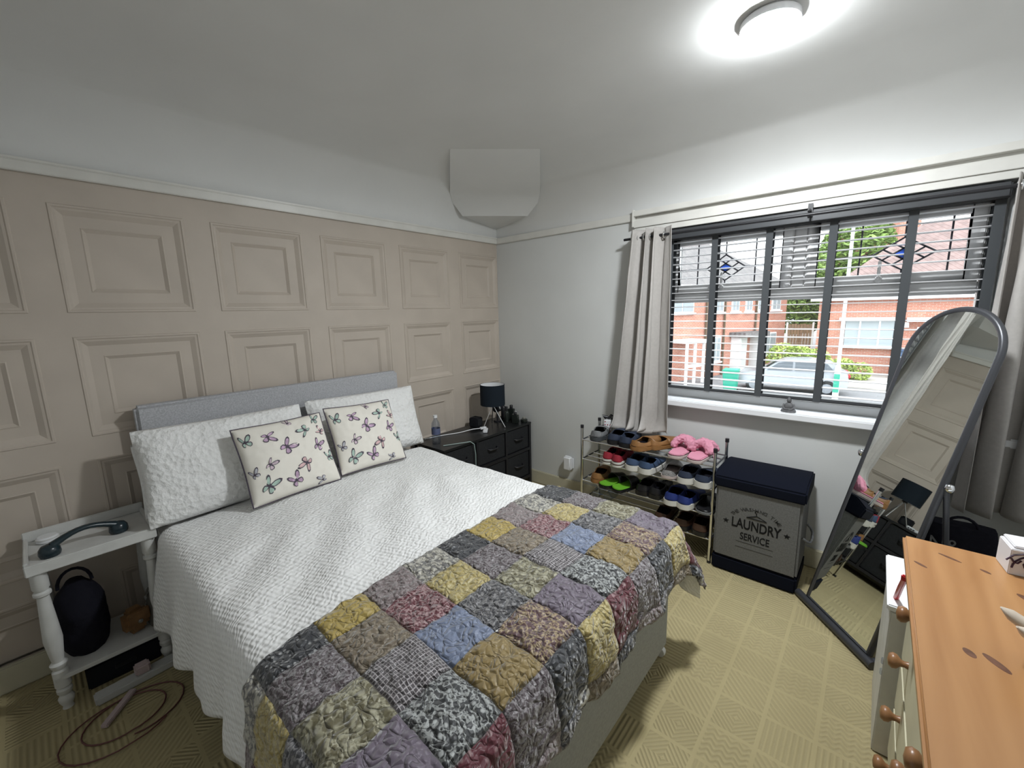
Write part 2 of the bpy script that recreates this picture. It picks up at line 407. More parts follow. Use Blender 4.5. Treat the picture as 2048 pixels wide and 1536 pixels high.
# left wall: stiles and rails with recessed panels set in
PP, PW = 0.555, 0.4476
ROWS = [(1.539, 1.980), (0.999, 1.438), (0.456, 0.896), (0.118, 0.354)]
cols = []
for k in range(5, -2, -1):
    yr = -(0.006 + (5 - k) * PP); yl = yr - PW
    if yr < RY: break
    cols.append((max(yl, RY), yr))
ys = sorted({0.0, RY} | {y for c in cols for y in c}); zs = sorted({0.0, WT} | {z for r in ROWS for z in r})
m = MB()
for i in range(len(ys) - 1):
    for j in range(len(zs) - 1):
        yc, zc = (ys[i] + ys[i + 1]) / 2, (zs[j] + zs[j + 1]) / 2
        if any(a < yc < b for a, b in cols) and any(a < zc < b for a, b in ROWS): continue
        m.quad([(0, ys[i], zs[j]), (0, ys[i + 1], zs[j]), (0, ys[i + 1], zs[j + 1]), (0, ys[i], zs[j + 1])])
wl = m.build('wall_left', 'panel'); struct(wl, 'greige panelled wall behind the bed')
m = MB(); m.bx((-0.3, RY - 0.3, 0), (-0.06, 0.3, CZ)); m.build('wall_core', 'panel', wl, world=True)
PROF = [(0.0, 0.0), (0.003, 0.004), (0.010, 0.004), (0.014, 0.0), (0.022, -0.001), (0.042, -0.013), (0.046, -0.013), (0.086, -0.013), (0.090, -0.011), (0.094, -0.014), (0.104, -0.021)]
pm = {}
for ri, (z0, z1) in enumerate(ROWS):
    for ci, (y0, y1) in enumerate(cols):
        key = (round(y1 - y0, 3), round(z1 - z0, 3))
        loc = (0, (y0 + y1) / 2, (z0 + z1) / 2)
        if key not in pm:
            hw, hh = (y1 - y0) / 2, (z1 - z0) / 2; m = MB()
            if hh < 0.15 :   # lowest row: the skirting cuts the panels off
                def rp(i, j, hw=hw, hh=hh):
                    d, x = PROF[i]; return [(x, -hw + d, -hh), (x, -hw + d, hh - d), (x, hw - d, hh - d), (x, hw - d, -hh)][j]
                b = m.grid(rp, len(PROF), 4)
            else:
                def rp(i, j, hw=hw, hh=hh):
                    d, x = PROF[i]; return [(x, -hw + d, -hh + d), (x, -hw + d, hh - d), (x, hw - d, hh - d), (x, hw - d, -hh + d)][j]
                b = m.grid(rp, len(PROF), 4, closev=True)
            m.f.append(tuple(b + (len(PROF) - 1) * 4 + j for j in range(4))); m.m.append(0)
            o = m.build('wall_panel', 'panel', wl); pm[key] = o
        else:
            o = pm[key].copy(); COL.objects.link(o); o.parent = wl
        wloc = wl.location
        o.location = (loc[0] - wloc[0], loc[1] - wloc[1], loc[2] - wloc[2])
# window wall
m = MB(); D = 0.28
m.bx((-0.3, 0, 0), (WX0, D, WT)); m.bx((WX1, 0, 0), (RX + 0.3, D, WT)); m.bx((WX0, 0, 0), (WX1, D, WZ0)); m.bx((WX0, 0, WZ1), (WX1, D, WT))
m.bx((-0.3, 0.0, WT), (RX + 0.3, D, CZ + .05))
struct(m.build('wall_back', 'wall_grey'), 'pale grey window wall')
m = MB(); m.bx((RX, RY - 0.3, 0), (RX + 0.3, 0.0, CZ)); struct(m.build('wall_right', 'wall_grey'), 'pale grey wall beside the chest of drawers')
m = MB(); m.bx((-0.06, RY - 0.3, 0), (RX, RY, CZ)); struct(m.build('wall_front', 'wall_grey'), 'pale grey wall behind the viewer')
# picture rails and skirting
m = MB(); m.bx((0, RY, 2.082), (0.02, 0, 2.128)); m.bx((0, RY, 2.12), (0.026, 0, 2.133)); struct(m.build('trim_2', 'trim', bevel=.003), 'cream picture rail above the panelling')
m = MB(); m.bx((0.02, -0.018, 2.082), (1.27, 0, 2.130)); struct(m.build('trim_3', 'trim', bevel=.003), 'cream picture rail between the corner and the window')
m = MB(); m.bx((1.285, -0.040, 2.108), (RX, 0, 2.142)); m.bx((1.285, -0.003, 2.08), (RX, 0, 2.108)); m.bx((1.285, -0.034, 2.035), (RX, 0, 2.080)); m.bx((1.285, -0.024, 2.0), (RX, 0, 2.035)); m.bx((1.275, -0.045, 2.04), (1.285, 0, 2.15))
struct(m.build('trim_4', 'trim', bevel=.003), 'stepped cream moulding over the window')
def skirting(name, a, b, label):
    m = MB(); m.bx(a, b); struct(m.build(name, 'skirt', bevel=.006), label)
skirting('baseboard_left', (0, RY, 0), (0.018, 0, 0.116), 'cream skirting board under the panelling')
skirting('baseboard_back', (0.018, -0.018, 0), (RX, 0, 0.116), 'cream skirting board under the window')
skirting('baseboard_right', (RX - 0.018, RY, 0), (RX, -0.018, 0.116), 'cream skirting board beside the chest')

# ------------------------------------------------------------------ window
wn = thing('window_1', 'white framed window with leaded top lights', None, (2.21, 0.11, 0.905)); wn['kind'] = 'structure'
FY0, FY1 = 0.085, 0.145
m = MB()
fx0, fx1, fz0, fz1 = WX0, WX1, 0.885, WZ1
m.bx((fx0, FY0, fz0), (fx0 + 0.055, FY1, fz1)); m.bx((fx1 - 0.055, FY0, fz0), (fx1, FY1, fz1))
m.bx((fx0 + .055, FY0, fz0), (fx1 - .055, FY1, fz0 + 0.07)); m.bx((fx0 + .055, FY0, fz1 - 0.055), (fx1 - .055, FY1, fz1))
m.bx((fx0 + .055, FY0, 1.533), (fx1 - .055, FY1, 1.595)); m.bx((2.187, FY0, 1.595), (2.249, FY1, fz1 - .055))
m.build('window_frame', 'upvc', wn, bevel=.006, world=True)
def sash(x0, x1, z0, z1):
    m = MB(); w = 0.048; y0, y1 = FY0 - 0.012, FY1 - 0.01
    m.bx((x0, y0, z0), (x0 + w, y1, z1)); m.bx((x1 - w, y0, z0), (x1, y1, z1)); m.bx((x0 + w, y0, z0), (x1 - w, y1, z0 + w)); m.bx((x0 + w, y0, z1 - w), (x1 - w, y1, z1))
    s = m.build('sash', 'upvc', wn, bevel=.005, world=True)
    m = MB(); m.bx((x0 + w, .112, z0 + w), (x1 - w, .118, z1 - w)); m.build('pane', 'glass', s, world=True)
    m = MB(); hx = (x0 + x1) / 2 - .02; m.bx((hx - .012, y0 - .012, z0 + .006), (hx + .012, y0, z0 + .04)); m.bx((hx - .007, y0 - .022, z0 + .02), (hx + .007, y0 - .012, z0 + .115))
    m.build('sash_handle', 'upvc', s, bevel=.004, world=True)
    return s, x0 + w, x1 - w, z0 + w, z1 - w
def leads(s, gx0, gx1, gz0, gz1, cx, cz, hw, hh, v1, v2):
    y = 0.110; r = 0.0042
    segs = [((v1, gz0), (v1, gz1)), ((v2, gz0), (v2, gz1)), ((gx0, cz), (cx - hw, cz)), ((cx + hw, cz), (gx1, cz)),
            ((cx - hw, cz), (cx, cz + hh)), ((cx, cz + hh), (cx + hw, cz)), ((cx + hw, cz), (cx, cz - hh)), ((cx, cz - hh), (cx - hw, cz)),
            ((cx, cz + hh), (cx, gz1)), ((cx, cz - hh), (cx, gz0))]
    t = 1 / 3
    L, T, Rr, B = Vector((cx - hw, cz)), Vector((cx, cz + hh)), Vector((cx + hw, cz)), Vector((cx, cz - hh))
    for f in (t, 2 * t):
        segs.append((tuple(L.lerp(T, f)), tuple(B.lerp(Rr, f)))); segs.append((tuple(L.lerp(B, f)), tuple(T.lerp(Rr, f))))
    for (a, b) in segs:
        m = MB(); m.tube([(a[0], y, a[1]), (b[0], y, b[1])], r, 6); m.build('lead_came', 'lead', s, world=True)
    m = MB(); k = 1 / 3
    m.prism([(cx - hw * k, cz), (cx, cz - hh * k), (cx + hw * k, cz), (cx, cz + hh * k)], .1095, .1105, fn=lambda x, y_, z: (x, z, y_))
    m.build('blue_diamond', 'bluegl', s, world=True)
s, *g = sash(1.507, 2.185, 1.597, 1.943); leads(s, *g, 1.832, 1.742, 0.11, 0.077, 1.668, 1.996)
s, *g = sash(2.251, 2.913, 1.597, 1.943); leads(s, *g, 2.646, 1.742, 0.117, 0.078, 2.479, 2.807)
m = MB(); m.bx((fx0 + .055, .112, fz0 + .07), (fx1 - .055, .118, 1.533)); m.build('pane', 'glass', wn, world=True)
m = MB(); m.bx((WX0 - 0.06, -0.064, 0.862), (RX, 0.0, 0.903)); m.bx((WX0, 0.0, 0.862), (WX1, 0.09, 0.903))
struct(m.build('trim_5', 'white_gloss', bevel=.006), 'white window sill board')

# ------------------------------------------------------------------ venetian blind
bl = thing('venetian_blind', 'charcoal taped venetian blind hanging open in the window', 'blind', (2.22, 0.03, 0.975))
BX0, BX1, BY = 1.50, 2.945, 0.022
m = MB(); m.bx((BX0 - .01, BY - .05, 1.925), (BX1 + .01, BY + .028, 1.990)); m.build('head_rail', 'headrail', bl, bevel=.006, world=True)
m = MB(); m.bx((BX0, BY - .026, 0.972), (BX1, BY + .026, 0.990)); m.build('bottom_rail', 'headrail', bl, bevel=.006, world=True)
NS = 21; sl = None
for i in range(NS):
    z = 1.008 + i * (1.912 - 1.008) / (NS - 1)
    if sl is None:
        m = MB()
        m.grid(lambda a, b: ((-1 if a == 0 else 1) * (BX1 - BX0) / 2, (b / 6 - .5) * .048, .0028 * (1 - (2 * b / 6 - 1) ** 2)), 2, 7)
        m.grid(lambda a, b: ((-1 if a == 0 else 1) * (BX1 - BX0) / 2, (b / 6 - .5) * .048, -.0026 + .0028 * (1 - (2 * b / 6 - 1) ** 2)), 2, 7)
        for e in (-.5, .5): m.quad([(-(BX1 - BX0) / 2, e * .048, 0), ((BX1 - BX0) / 2, e * .048, 0), ((BX1 - BX0) / 2, e * .048, -.0026), (-(BX1 - BX0) / 2, e * .048, -.0026)])
        sl = m.build('slat', 'blind_slat', bl, smooth=40); o = sl
    else:
        o = sl.copy(); COL.objects.link(o); o.parent = bl
    o.location = ((BX0 + BX1) / 2 - bl.location.x, BY - bl.location.y, z - bl.location.z)
for tx in (1.53, 1.795, 2.08, 2.366, 2.664, 2.932):
    for yy in (-.028, .028):
        m = MB(); m.bx((tx - .0175, BY + yy - .0006, 0.972), (tx + .0175, BY + yy + .0006, 1.93)); m.build('ladder_tape', 'tape', bl, world=True)
    m = MB(); m.bx((tx - .012, BY - .012, .962), (tx + .012, BY + .012, .972)); m.build('tape_clip', 'blind_slat', bl, world=True)

# ------------------------------------------------------------------ curtain pole and curtains
cp = thing('curtain_pole', 'thin black curtain pole above the window', 'curtain pole', (2.2, -0.09, 1.93))
m = MB(); m.tube([(1.245, -.09, 1.957), (3.2, -.09, 1.957)], .0085, 12); m.build('pole', 'black', cp, smooth=40, world=True)
for x in (1.30, 2.262, 3.12):
    m = MB(); m.tube([(x, -.034, 1.985), (x, -.06, 1.985), (x, -.09, 1.972)], .006, 8); m.bx((x - .011, -.04, 1.955), (x + .011, -.034, 2.02)); m.tube([(x, -.09, 1.957), (x, -.078, 1.945), (x, -.068, 1.955), (x, -.066, 1.985)], .005, 8)
    m.build('bracket', 'black', cp, world=True)
def curtain(name, label, xt0, xt1, xb0, xb1, zt, zb, folds, amp, seed, kick=0.0, warp=0.0):
    root = thing(name, label, 'curtain', ((xb0 + xb1) / 2, -.1, zb))
    NU, NV = 120, 46; m = MB()
    def P(i, j):
        u = i / (NU - 1); v = j / (NV - 1)
        ph = 2 * pi * folds * (u + warp * sin(2 * pi * u) / (2 * pi)) + seed
        xc = (xt0 + (xt1 - xt0) * u) * (1 - v) + (xb0 + (xb1 - xb0) * u) * v
        a = amp * (0.75 + 0.25 * v) * (1 + 0.35 * sin(3.1 * u * 2 * pi + seed))
        x = xc + 0.018 * sin(2 * ph + 1.5 * v + seed) * (0.4 + v)
        y = -.09 - a * sin(ph + 0.5 * sin(2.2 * v + seed)) - 0.006 * fbm(u * 9 + seed, v * 5)
        z = zt + (zb - zt) * v
        if kick and v > 0.86:
            k = (v - 0.86) / 0.14; y -= kick * k * k * (0.4 + 0.6 * sin(ph * 1.0) ** 2); z += 0.05 * k * k + .02 * k * sin(ph + 1); x += .02 * k * sin(ph * 2)
        return (x, min(y, -.012), z)
    m.grid(P, NU, NV)
    m.build('cloth', 'curtain', root, smooth=80, world=True, mods=[('SOLIDIFY', dict(thickness=.003, offset=0))])
    for k in range(folds):
        for hlf in (0.0, .5):
            u = (k + hlf + .02 - seed / (2 * pi)) / folds
            if not 0.02 < u < .98: continue
            x = xt0 + (xt1 - xt0) * u
            m = MB(); m.tube([(x, -.09 + .019 * cos(2 * pi * q / 18), 1.957 + .019 * sin(2 * pi * q / 18)) for q in range(18)], .0045, 6, closed=True)
            m.build('eyelet', 'chrome', root, smooth=60, world=True)
    return root
curtain('curtain', 'silver grey eyelet curtain bunched left of the window', 1.305, 1.565, 1.20, 1.585, 2.005, 0.625, 3, .055, 0.4, kick=.06, warp=-.62)
curtain('curtain', 'silver grey eyelet curtain hanging behind the standing mirror', 2.955, 3.21, 2.93, 3.215, 2.005, 0.56, 3, .055, 2.2, warp=.3)

# ------------------------------------------------------------------ ceiling light
cl = thing('ceiling_light', 'round white flush ceiling light switched on', 'ceiling light', (2.208, -0.985, CZ - 0.042))
m = MB(); m.lathe([(.075, .014), (.0895, .0125), (.0915, .014), (.092, .022), (.091, .034), (.083, .042)], 48); m.build('lamp_body', 'white_gloss', cl, smooth=40)
em, nt, b = nmat('lamp_diffuser_glow'); b.inputs['Base Color'].default_value = (.9, .9, .9, 1)
b.inputs['Emission Color'].default_value = (0.955, 0.995, 1.02, 1); b.inputs['Emission Strength'].default_value = LAMP_STRENGTH
MT['lampglow'] = em
m = MB(); m.lathe([(0.0, 0.0), (.06, .001), (.081, .003), (.0875, .007), (.0895, .013)], 48, cap=False); m.build('diffuser', 'lampglow', cl, smooth=60)

# ================================================================== BED
bed = thing('bed', 'grey divan double bed with upholstered headboard', 'bed', (1.06, -1.838, 0))
BL, BR, BH, BF = -2.53, -1.147, 0.10, 2.025
m = MB(); m.bx((BH, BL + .01, .05), (BF - .01, BR - .01, .34)); m.build('divan_base', 'bedbase', bed, bevel=.012, world=True)
m = MB(); m.bx((BH, BL, .345), (BF + .005, BR, .586)); m.build('mattress', 'pillow', bed, bevel=.04, seg=4, world=True)
m = MB(); m.bx((.022, BL, .25), (.09, BR, 1.117)); m.build('headboard', 'headboard', bed, bevel=.014, seg=3, world=True)
for (x, y) in ((BF - .03, BR - .035), (BF - .03, BL + .05), (1.06, BL + .05), (1.06, BR - .05), (.2, BL + .05), (.2, BR - .05)):
    m = MB(); m.lathe([(.010, -.012), (.022, -.011), (.024, 0), (.022, .011), (.010, .012)], 16, (x, y, .024), 0, 'y'); m.cyl((x, y, .04), .008, .02, 8)
    m.build('castor', 'white_gloss', bed, smooth=40, world=True)
TOPZ, RR = 0.618, 0.065
EX, EYL, EYR = 2.055, -2.56, -1.12
def drape(px, py, off=0.0, wave=0.02, seed=0.0):
    x1, yl, yr = EX - RR, EYL + RR, EYR - RR
    cx = min(px, x1); cy = min(max(py, yl), yr)
    dx, dy = px - cx, py - cy
    ln = sqrt(dx * dx + dy * dy)
    und = 0.010 * fbm(px * 3.1 + seed, py * 3.1) + 0.006 * sin(py * 3 + px * 2)
    crown = 0.022 * sin(pi * min(1, max(0, (py - EYL) / (EYR - EYL))))
    zt = TOPZ + und + crown
    if ln < 1e-9: return Vector((px, py, zt + off))
    nx, ny = dx / ln, dy / ln
    R_ = RR + off
    if ln < RR * pi / 2:
        a = ln / RR; out = R_ * sin(a); z = zt - RR + R_ * cos(a)
    else:
        e = ln - RR * pi / 2
        per = (px if abs(ny) > abs(nx) else py)
        out = R_ + e * (0.10 + .75 * abs(nx * ny)) + wave * min(1, e / .22) * (sin(per * 19 + seed) + .6 * sin(per * 33 + 2 + seed)) * .5
        z = zt - RR - e * 0.985
    return Vector((cx + nx * out, cy + ny * out, z))
# duvet
m = MB(); NU, NV = 150, 170
def duv(i, j):
    px = .335 + (2.055 + .16 - .335) * i / (NU - 1)
    lo = EYL - .43 + .11 * min(1.3, max(0, px - .2)); hi = EYR + .30
    py = lo + (hi - lo) * j / (NV - 1)
    p = drape(px, py, 0.0, .03, 1.3)
    # long ripples in the cover
    rp = .013 * sin(26 * (px * .55 + (py + 2) * .84) + 2.5 * fbm(px * 1.5, py * 1.5)) * max(0, min(1, (px - .55) * 2.5)) * max(0, min(1, (1.42 - px) * 7)) * max(0, min(1, (EYR - .1 - py) * 3)) * max(0, min(1, (py - EYL + .5) * 1.2)) * (.5 + .5 * fbm(px * 2 + 4, py * 2))
    p.z += rp + .004 * fbm(px * 8, py * 8)
    return p
m.grid(duv, NU, NV)
tag(m.build('duvet', 'duvet', smooth=80, mods=[('SOLIDIFY', dict(thickness=.012, offset=-1))]), 'white waffle-textured duvet spread over the bed', 'duvet')
# patchwork throw
TH = thing('patchwork_throw', 'quilted patchwork throw of printed patches across the foot of the bed', 'throw', (1.85, -1.84, .2))
PT = .155
PAT = {0: ['yellow', 'char', 'leaf', 'mauve'], 1: ['taupe', 'wine', 'ochre', 'maroon'], 2: ['lattice', 'olive', 'night', 'blue'],
       3: ['scroll', 'lilac', 'multi', 'brown'], 4: ['plum', 'ochre', 'char', 'wine'], 5: ['char', 'taupe', 'night', 'mauve']}
YB = -0.995
def thr(px, py, u, v):
    # seams dip, patches puff up
    d = min(u, 1 - u, v, 1 - v) * PT
    off = .016 + .0045 * min(1, d / .018) + .007 * fbm(px * 34, py * 34, 3.3, 2) + .006 * fbm(px * 11, py * 11, 7.1, 2)
    p = drape(px, py, off, .028, 4.2)
    if px > 1.75 :   # tension folds towards the foot
        p.z += .007 * sin(46 * (py + .35 * px) + 3 * fbm(px * 2, py * 2)) * min(1, (px - 1.75) * 4) * (.6 + .4 * fbm(px * 3, py * 3))
    return p
for b in range(6):
    x0 = [0, 1.56, 1.715, 1.87, 2.03, 2.185][b]; x1 = [1.56, 1.715, 1.87, 2.03, 2.185, 2.235][b]
    for r in range(-1, 13):
        ya = YB - (r) * PT; yb = ya - PT
        if r == -1: ya = YB + .09
        if r == 12: yb = ya - .08
        nu, nv = (15, 15) if b < 5 else (7, 15)
        m = MB()
        def pf(i, j):
            v = j / (nv - 1); py = ya + (yb - ya) * v
            s0 = (1.375 + .095 * (-1.13 - py) / 1.42) if b == 0 else x0
            u = i / (nu - 1); px = s0 + (x1 - s0) * u
            return thr(px, py, u, v)
        m.grid(pf, nu, nv)
        m.build('patch', FB[PAT[b][r % 4]], TH, smooth=80, world=True, mods=[('SOLIDIFY', dict(thickness=.006, offset=-1))])

# ------------------------------------------------------------------ pillows and cushions
def pillow_surf(w, h, T, pinch=.05, ex=.5, rnd=.03):
    def S(a, b, side):
        cr = 1 - rnd * (a * b) ** 4; wx = a * cr * (1 - pinch * (1 - b * b)) * w / 2; hy = b * cr * (1 - pinch * (1 - a * a)) * h / 2
        t = T / 2 * (max(0, 1 - abs(a) ** 2.6) * max(0, 1 - abs(b) ** 2.6)) ** ex
        return wx, hy, side * t
    return S
def place(P0, A, lean):
    A = Vector(A).normalized(); Bv = Vector((-sin(lean), 0, cos(lean))); Bv = (Bv - A * Bv.dot(A)).normalized(); N = A.cross(Bv)
    return Matrix(((A.x, Bv.x, N.x, P0[0]), (A.y, Bv.y, N.y, P0[1]), (A.z, Bv.z, N.z, P0[2]), (0, 0, 0, 1)))
def pillow(root, w, h, T, M, matn, part='cover', seed=0, N=34, lump=.012, **kw):
    S = pillow_surf(w, h, T, **kw); m = MB()
    for side in (1, -1):
        def P(i, j):
            a = -1 + 2 * i / (N - 1); b = -1 + 2 * j / (N - 1)
            x, y, z = S(a, b, side); e = max(0, 1 - a * a) * max(0, 1 - b * b)
            z += side * lump * fbm(a * 1.9 + seed, b * 1.9, side) * min(1, 4 * e) + side * .004 * fbm(a * 7 + seed, b * 7, side) * min(1, 6 * e)
            return M @ Vector((x, y + h / 2, z))
        m.grid(P, N, N)
    m.build(part, matn, root, smooth=80, world=True); return S
def mkpillow(label, P0, A, lean, w, h, T, seed):
    r = thing('pillow', label, 'pillow', P0, 0, 'white pillows against the headboard'); pillow(r, w, h, T, place(P0, A, lean), 'pillow', seed=seed)
mkpillow('white textured pillow flat against the headboard, nearest the bedside table with the phone', (.212, -2.22, .612), (0, 1, 0), .22, .72, .36, .11, 2)
mkpillow('white textured pillow behind the lower butterfly cushion, in front of another pillow', (.352, -2.225, .622), (.03, 1, 0), .36, .72, .44, .15, 5)
mkpillow('white textured pillow behind the upper butterfly cushion, nearest the table lamp', (.272, -1.46, .622), (.0, 1, -.02), .30, .75, .42, .15, 9)
BCOL = [(0.52, 0.37, 0.50), (0.66, 0.46, 0.46), (0.42, 0.55, 0.48), (0.62, 0.50, 0.56), (0.48, 0.48, 0.52)]
for i, c in enumerate(BCOL): MT['bf%d' % i] = mat('butterfly_wing_%d' % i, c, .8, var=(40, .25))
MT['bfdark'] = mat('butterfly_rim', (0.10, 0.085, 0.11), .8)
UPW = [(.0, .0), (.05, .22), (.22, .55), (.50, .82), (.74, .86), (.80, .66), (.70, .40), (.52, .16), (.34, .0)]
LOW = [(.0, .0), (.34, .0), (.56, -.06), (.62, -.28), (.50, -.52), (.30, -.58), (.10, -.36)]
def butterfly(root, M, S, w, h, a, b, size, ang, ci, fold):
    m = MB()
    def pt(x, y, off):
        x *= size; y *= size
        xr, yr = x * cos(ang) - y * sin(ang), x * sin(ang) + y * cos(ang)
        aa = a + xr * 2 / w; bb = b + yr * 2 / h
        if abs(aa) > .985 or abs(bb) > .985: aa = max(-.985, min(.985, aa)); bb = max(-.985, min(.985, bb))
        sx, sy, sz = S(aa, bb, 1); return M @ Vector((sx, sy + h / 2, sz + off))
    for sgn, k in ((1, 1.0), (-1, fold)):
        for poly in (UPW, LOW):
            cxm = sum(p[0] for p in poly) / len(poly); cym = sum(p[1] for p in poly) / len(poly)
            outer = [(p[0] * sgn * k, p[1]) for p in poly]
            inner = [((cxm + (p[0] - cxm) * .70 - .02) * sgn * k, cym + (p[1] - cym) * .70 - .03) for p in poly]
            m.quad([pt(x, y, .0018) for x, y in outer], 0); m.quad([pt(x, y, .0026) for x, y in inner], 1)
    m.quad([pt(x, y, .003) for x, y in ((-.03, .18), (.03, .18), (.035, -.1), (.0, -.34), (-.035, -.1))], 0)
    m.build('butterfly_print', ['bfdark', 'bf%d' % ci], root, world=True)
BFS = [(-.1, .22, 1.15, -.9, 0, .75), (-.42, .60, .95, -1.5, 0, .6), (.10, .86, .6, .5, 3, .5), (.42, .55, .95, 2.2, 2, .6), (.80, .42, .75, 1.0, 1, .6), (-.55, -.12, .85, -.7, 3, .5), (.62, .06, .95, -.5, 0, .6),
       (.22, -.34, 1.05, 2.6, 1, .7), (-.66, -.62, 1.15, -.6, 2, .7), (-.1, -.70, 1.0, .5, 0, .8), (.82, -.32, .85, .2, 2, .6), (.5, -.88, .7, 1.8, 4, .5), (-.86, .58, .9, .1, 2, .5), (.72, .80, .8, -.3, 2, .5), (-.88, -.25, .7, .3, 4, .5)]
def mkcushion(label, P0, A, lean, w, h, T, seed, roll):
    r = thing('cushion', label, 'cushion', P0, 0, 'butterfly cushions'); M = place(P0, A, lean)
    S = pillow(r, w, h, T, M, 'cushion', seed=seed, lump=.0, pinch=.055, rnd=.02, N=40)
    m = MB(); pts = []
    for (a0, b0, a1, b1) in ((-1, -1, 1, -1), (1, -1, 1, 1), (1, 1, -1, 1), (-1, 1, -1, -1)):
        for k in range(12):
            t = k / 12; x, y, z = S(a0 + (a1 - a0) * t, b0 + (b1 - b0) * t, 1); pts.append(M @ Vector((x, y + h / 2, 0)))
    m.tube(pts, .0035, 6, closed=True); m.build('piping', 'bfdark', r, smooth=60, world=True)
    for (a, b, s, an, ci, fo) in BFS: butterfly(r, M, S, w, h, a, b, .047 * s, an, ci, fo)
mkcushion('cream butterfly cushion with dark piping, lower left one of the pair', (.525, -2.03, .648), (-.04, 1, .0), .46, .43, .385, .13, 1, 0)
mkcushion('cream butterfly cushion with dark piping, upper right one nearer the lamp', (.505, -1.607, .652), (-.03, 1, -.05), .46, .42, .385, .12, 3, 0)

# ------------------------------------------------------------------ black fabric drawer unit
MT['unit_fabric'] = mat('drawer_fabric_black', (0.022, 0.023, 0.025), .85, var=(90, .2), bump=(300, .3, .001))
MT['unit_top'] = mat('drawer_unit_top_black', (0.012, 0.013, 0.014), .3)
un = thing('drawer_unit', 'low black fabric drawer unit in the corner by the bed', 'drawer unit', (.2, -.53, 0))
UX0, UX1, UY0, UY1, UZ = .03, .384, -1.02, -.042, .56
m = MB(); m.bx((UX0, UY0, UZ - .018), (UX1 + .006, UY1, UZ)); m.build('top', 'unit_top', un, bevel=.003, world=True)
yd = [UY1, -.362, -.690, UY0]
for x in (UX0 + .012, UX1 - .012):
    for y in (UY0 + .012, UY1 - .012):
        m = MB(); m.bx((x - .012, y - .012, 0), (x + .012, y + .012, UZ - .018)); m.build('leg', 'black', un, world=True)
for zz in (.325, .075):
    m = MB(); m.bx((UX0, UY0 + .024, zz - .012), (UX1, UY1 - .024, zz + .012)); m.build('shelf', 'black', un, world=True)
for y in yd[1:3]:
    m = MB(); m.bx((UX1 - .024, y - .010, .087), (UX1, y + .010, .313)); m.bx((UX1 - .024, y - .010, .337), (UX1, y + .010, UZ - .018)); m.build('upright', 'black', un, world=True)
for k in range(3):
    for (z0, z1) in ((.340, .538), (.09, .31)):
        a, b_ = yd[k + 1], yd[k]
        lo = a + (.012 if k < 2 else .026); hi = b_ - (.012 if k > 0 else .026)
        m = MB(); m.bx((UX0 + .03, lo, z0), (UX1 - .008, hi, z1)); d = m.build('drawer', 'unit_fabric', un, bevel=.006, world=True)
        yc, zc = (lo + hi) / 2, (z0 + z1) / 2 + .01
        m = MB(); m.tube([(UX1 - .008, yc - .05, zc), (UX1 + .016, yc - .04, zc - .004), (UX1 + .018, yc, zc - .006), (UX1 + .016, yc + .04, zc - .004), (UX1 - .008, yc + .05, zc)], .007, 8)
        m.build('handle', 'black', d, smooth=60, world=True)
# table lamp
tl = thing('table_lamp', 'small tripod table lamp with black drum shade on the drawer unit', 'lamp', (.235, -.355, UZ))
m = MB(); n = 40
m.lathe([(.102, .190), (.101, .36), (.0985, .36), (.0995, .19), (.102, .19)], n, cap=False); m.build('lamp_shade', mat('shade_black_fabric', (.012, .018, .026), .8, bump=(300, .3, .001)), tl, smooth=50)
m = MB(); m.lathe([(.0985, .192), (.0975, .359)], n, cap=False); m.build('shade_lining', 'white_gloss', tl, smooth=50)
for k in range(3):
    a = 2 * pi * k / 3 + .35
    m = MB(); m.tube([(.105 * cos(a), .105 * sin(a), .004), (-.012 * cos(a), -.012 * sin(a), .21)], .0042, 10); m.build('leg', 'chrome', tl, smooth=60)
m = MB(); m.lathe([(.02, .18), (.02, .192), (.014, .194), (.014, .252)], 16); m.build('bulb_holder', 'black', tl, smooth=50)
m = MB(); m.lathe([(0, .318), (.018, .312), (.026, .29), (.018, .263), (.013, .253)], 16); m.build('bulb', 'white_gloss', tl, smooth=60)
# things on the unit
t = thing('speaker', 'small black cube speaker beside the table lamp', 'speaker', (.11, -.435, UZ), .15)
m = MB(); m.box((0, 0, .041), (.085, .085, .078)); m.build('cabinet', 'black_matt', t, bevel=.008)
m = MB(); m.lathe([(0, .044), (.028, .044), (.031, .0415)], 20, (0, 0, .041), 0, 'x'); m.build('grille', 'unit_fabric', t, smooth=40)
t = thing('charger', 'white charging adaptor with ports lying on the drawer unit', 'charger', (.285, -.50, UZ), .7)
m = MB(); m.box((0, 0, .011), (.036, .088, .02)); m.build('body', 'white_gloss', t, bevel=.004)
for k in (-1, 0, 1):
    m = MB(); m.box((.0185, k * .022, .011), (.002, .014, .007)); m.build('port', 'black', t)
m = MB(); m.tube([(.23, -.495, UZ + .018), (.20, -.56, UZ + .02), (.15, -.66, UZ + .006), (.09, -.80, UZ + .005), (.06, -.93, UZ + .005)], .0035, 8); m.box((.236, -.478, UZ + .018), (.022, .05, .016), 0, -.4)
tag(m.build('white_cable', 'white_gloss', smooth=60), 'white plug lead running back from the charging adaptor', 'cable')
MT['teal_cable'] = mat('cable_pale_green', (.30, .40, .38), .5)
pts = [Vector((.30, -.95, UZ + .004)), Vector((.36, -.84, UZ + .006)), Vector((.392, -.77, UZ + .006)), Vector((.400, -.74, UZ - .02)), Vector((.402, -.73, UZ - .10)), Vector((.404, -.735, UZ - .25))]
m = MB(); m.tube(pts, .0033, 8); tag(m.build('grey_cable', 'teal_cable', smooth=60), 'pale green cable trailing over the front edge of the drawer unit', 'cable')
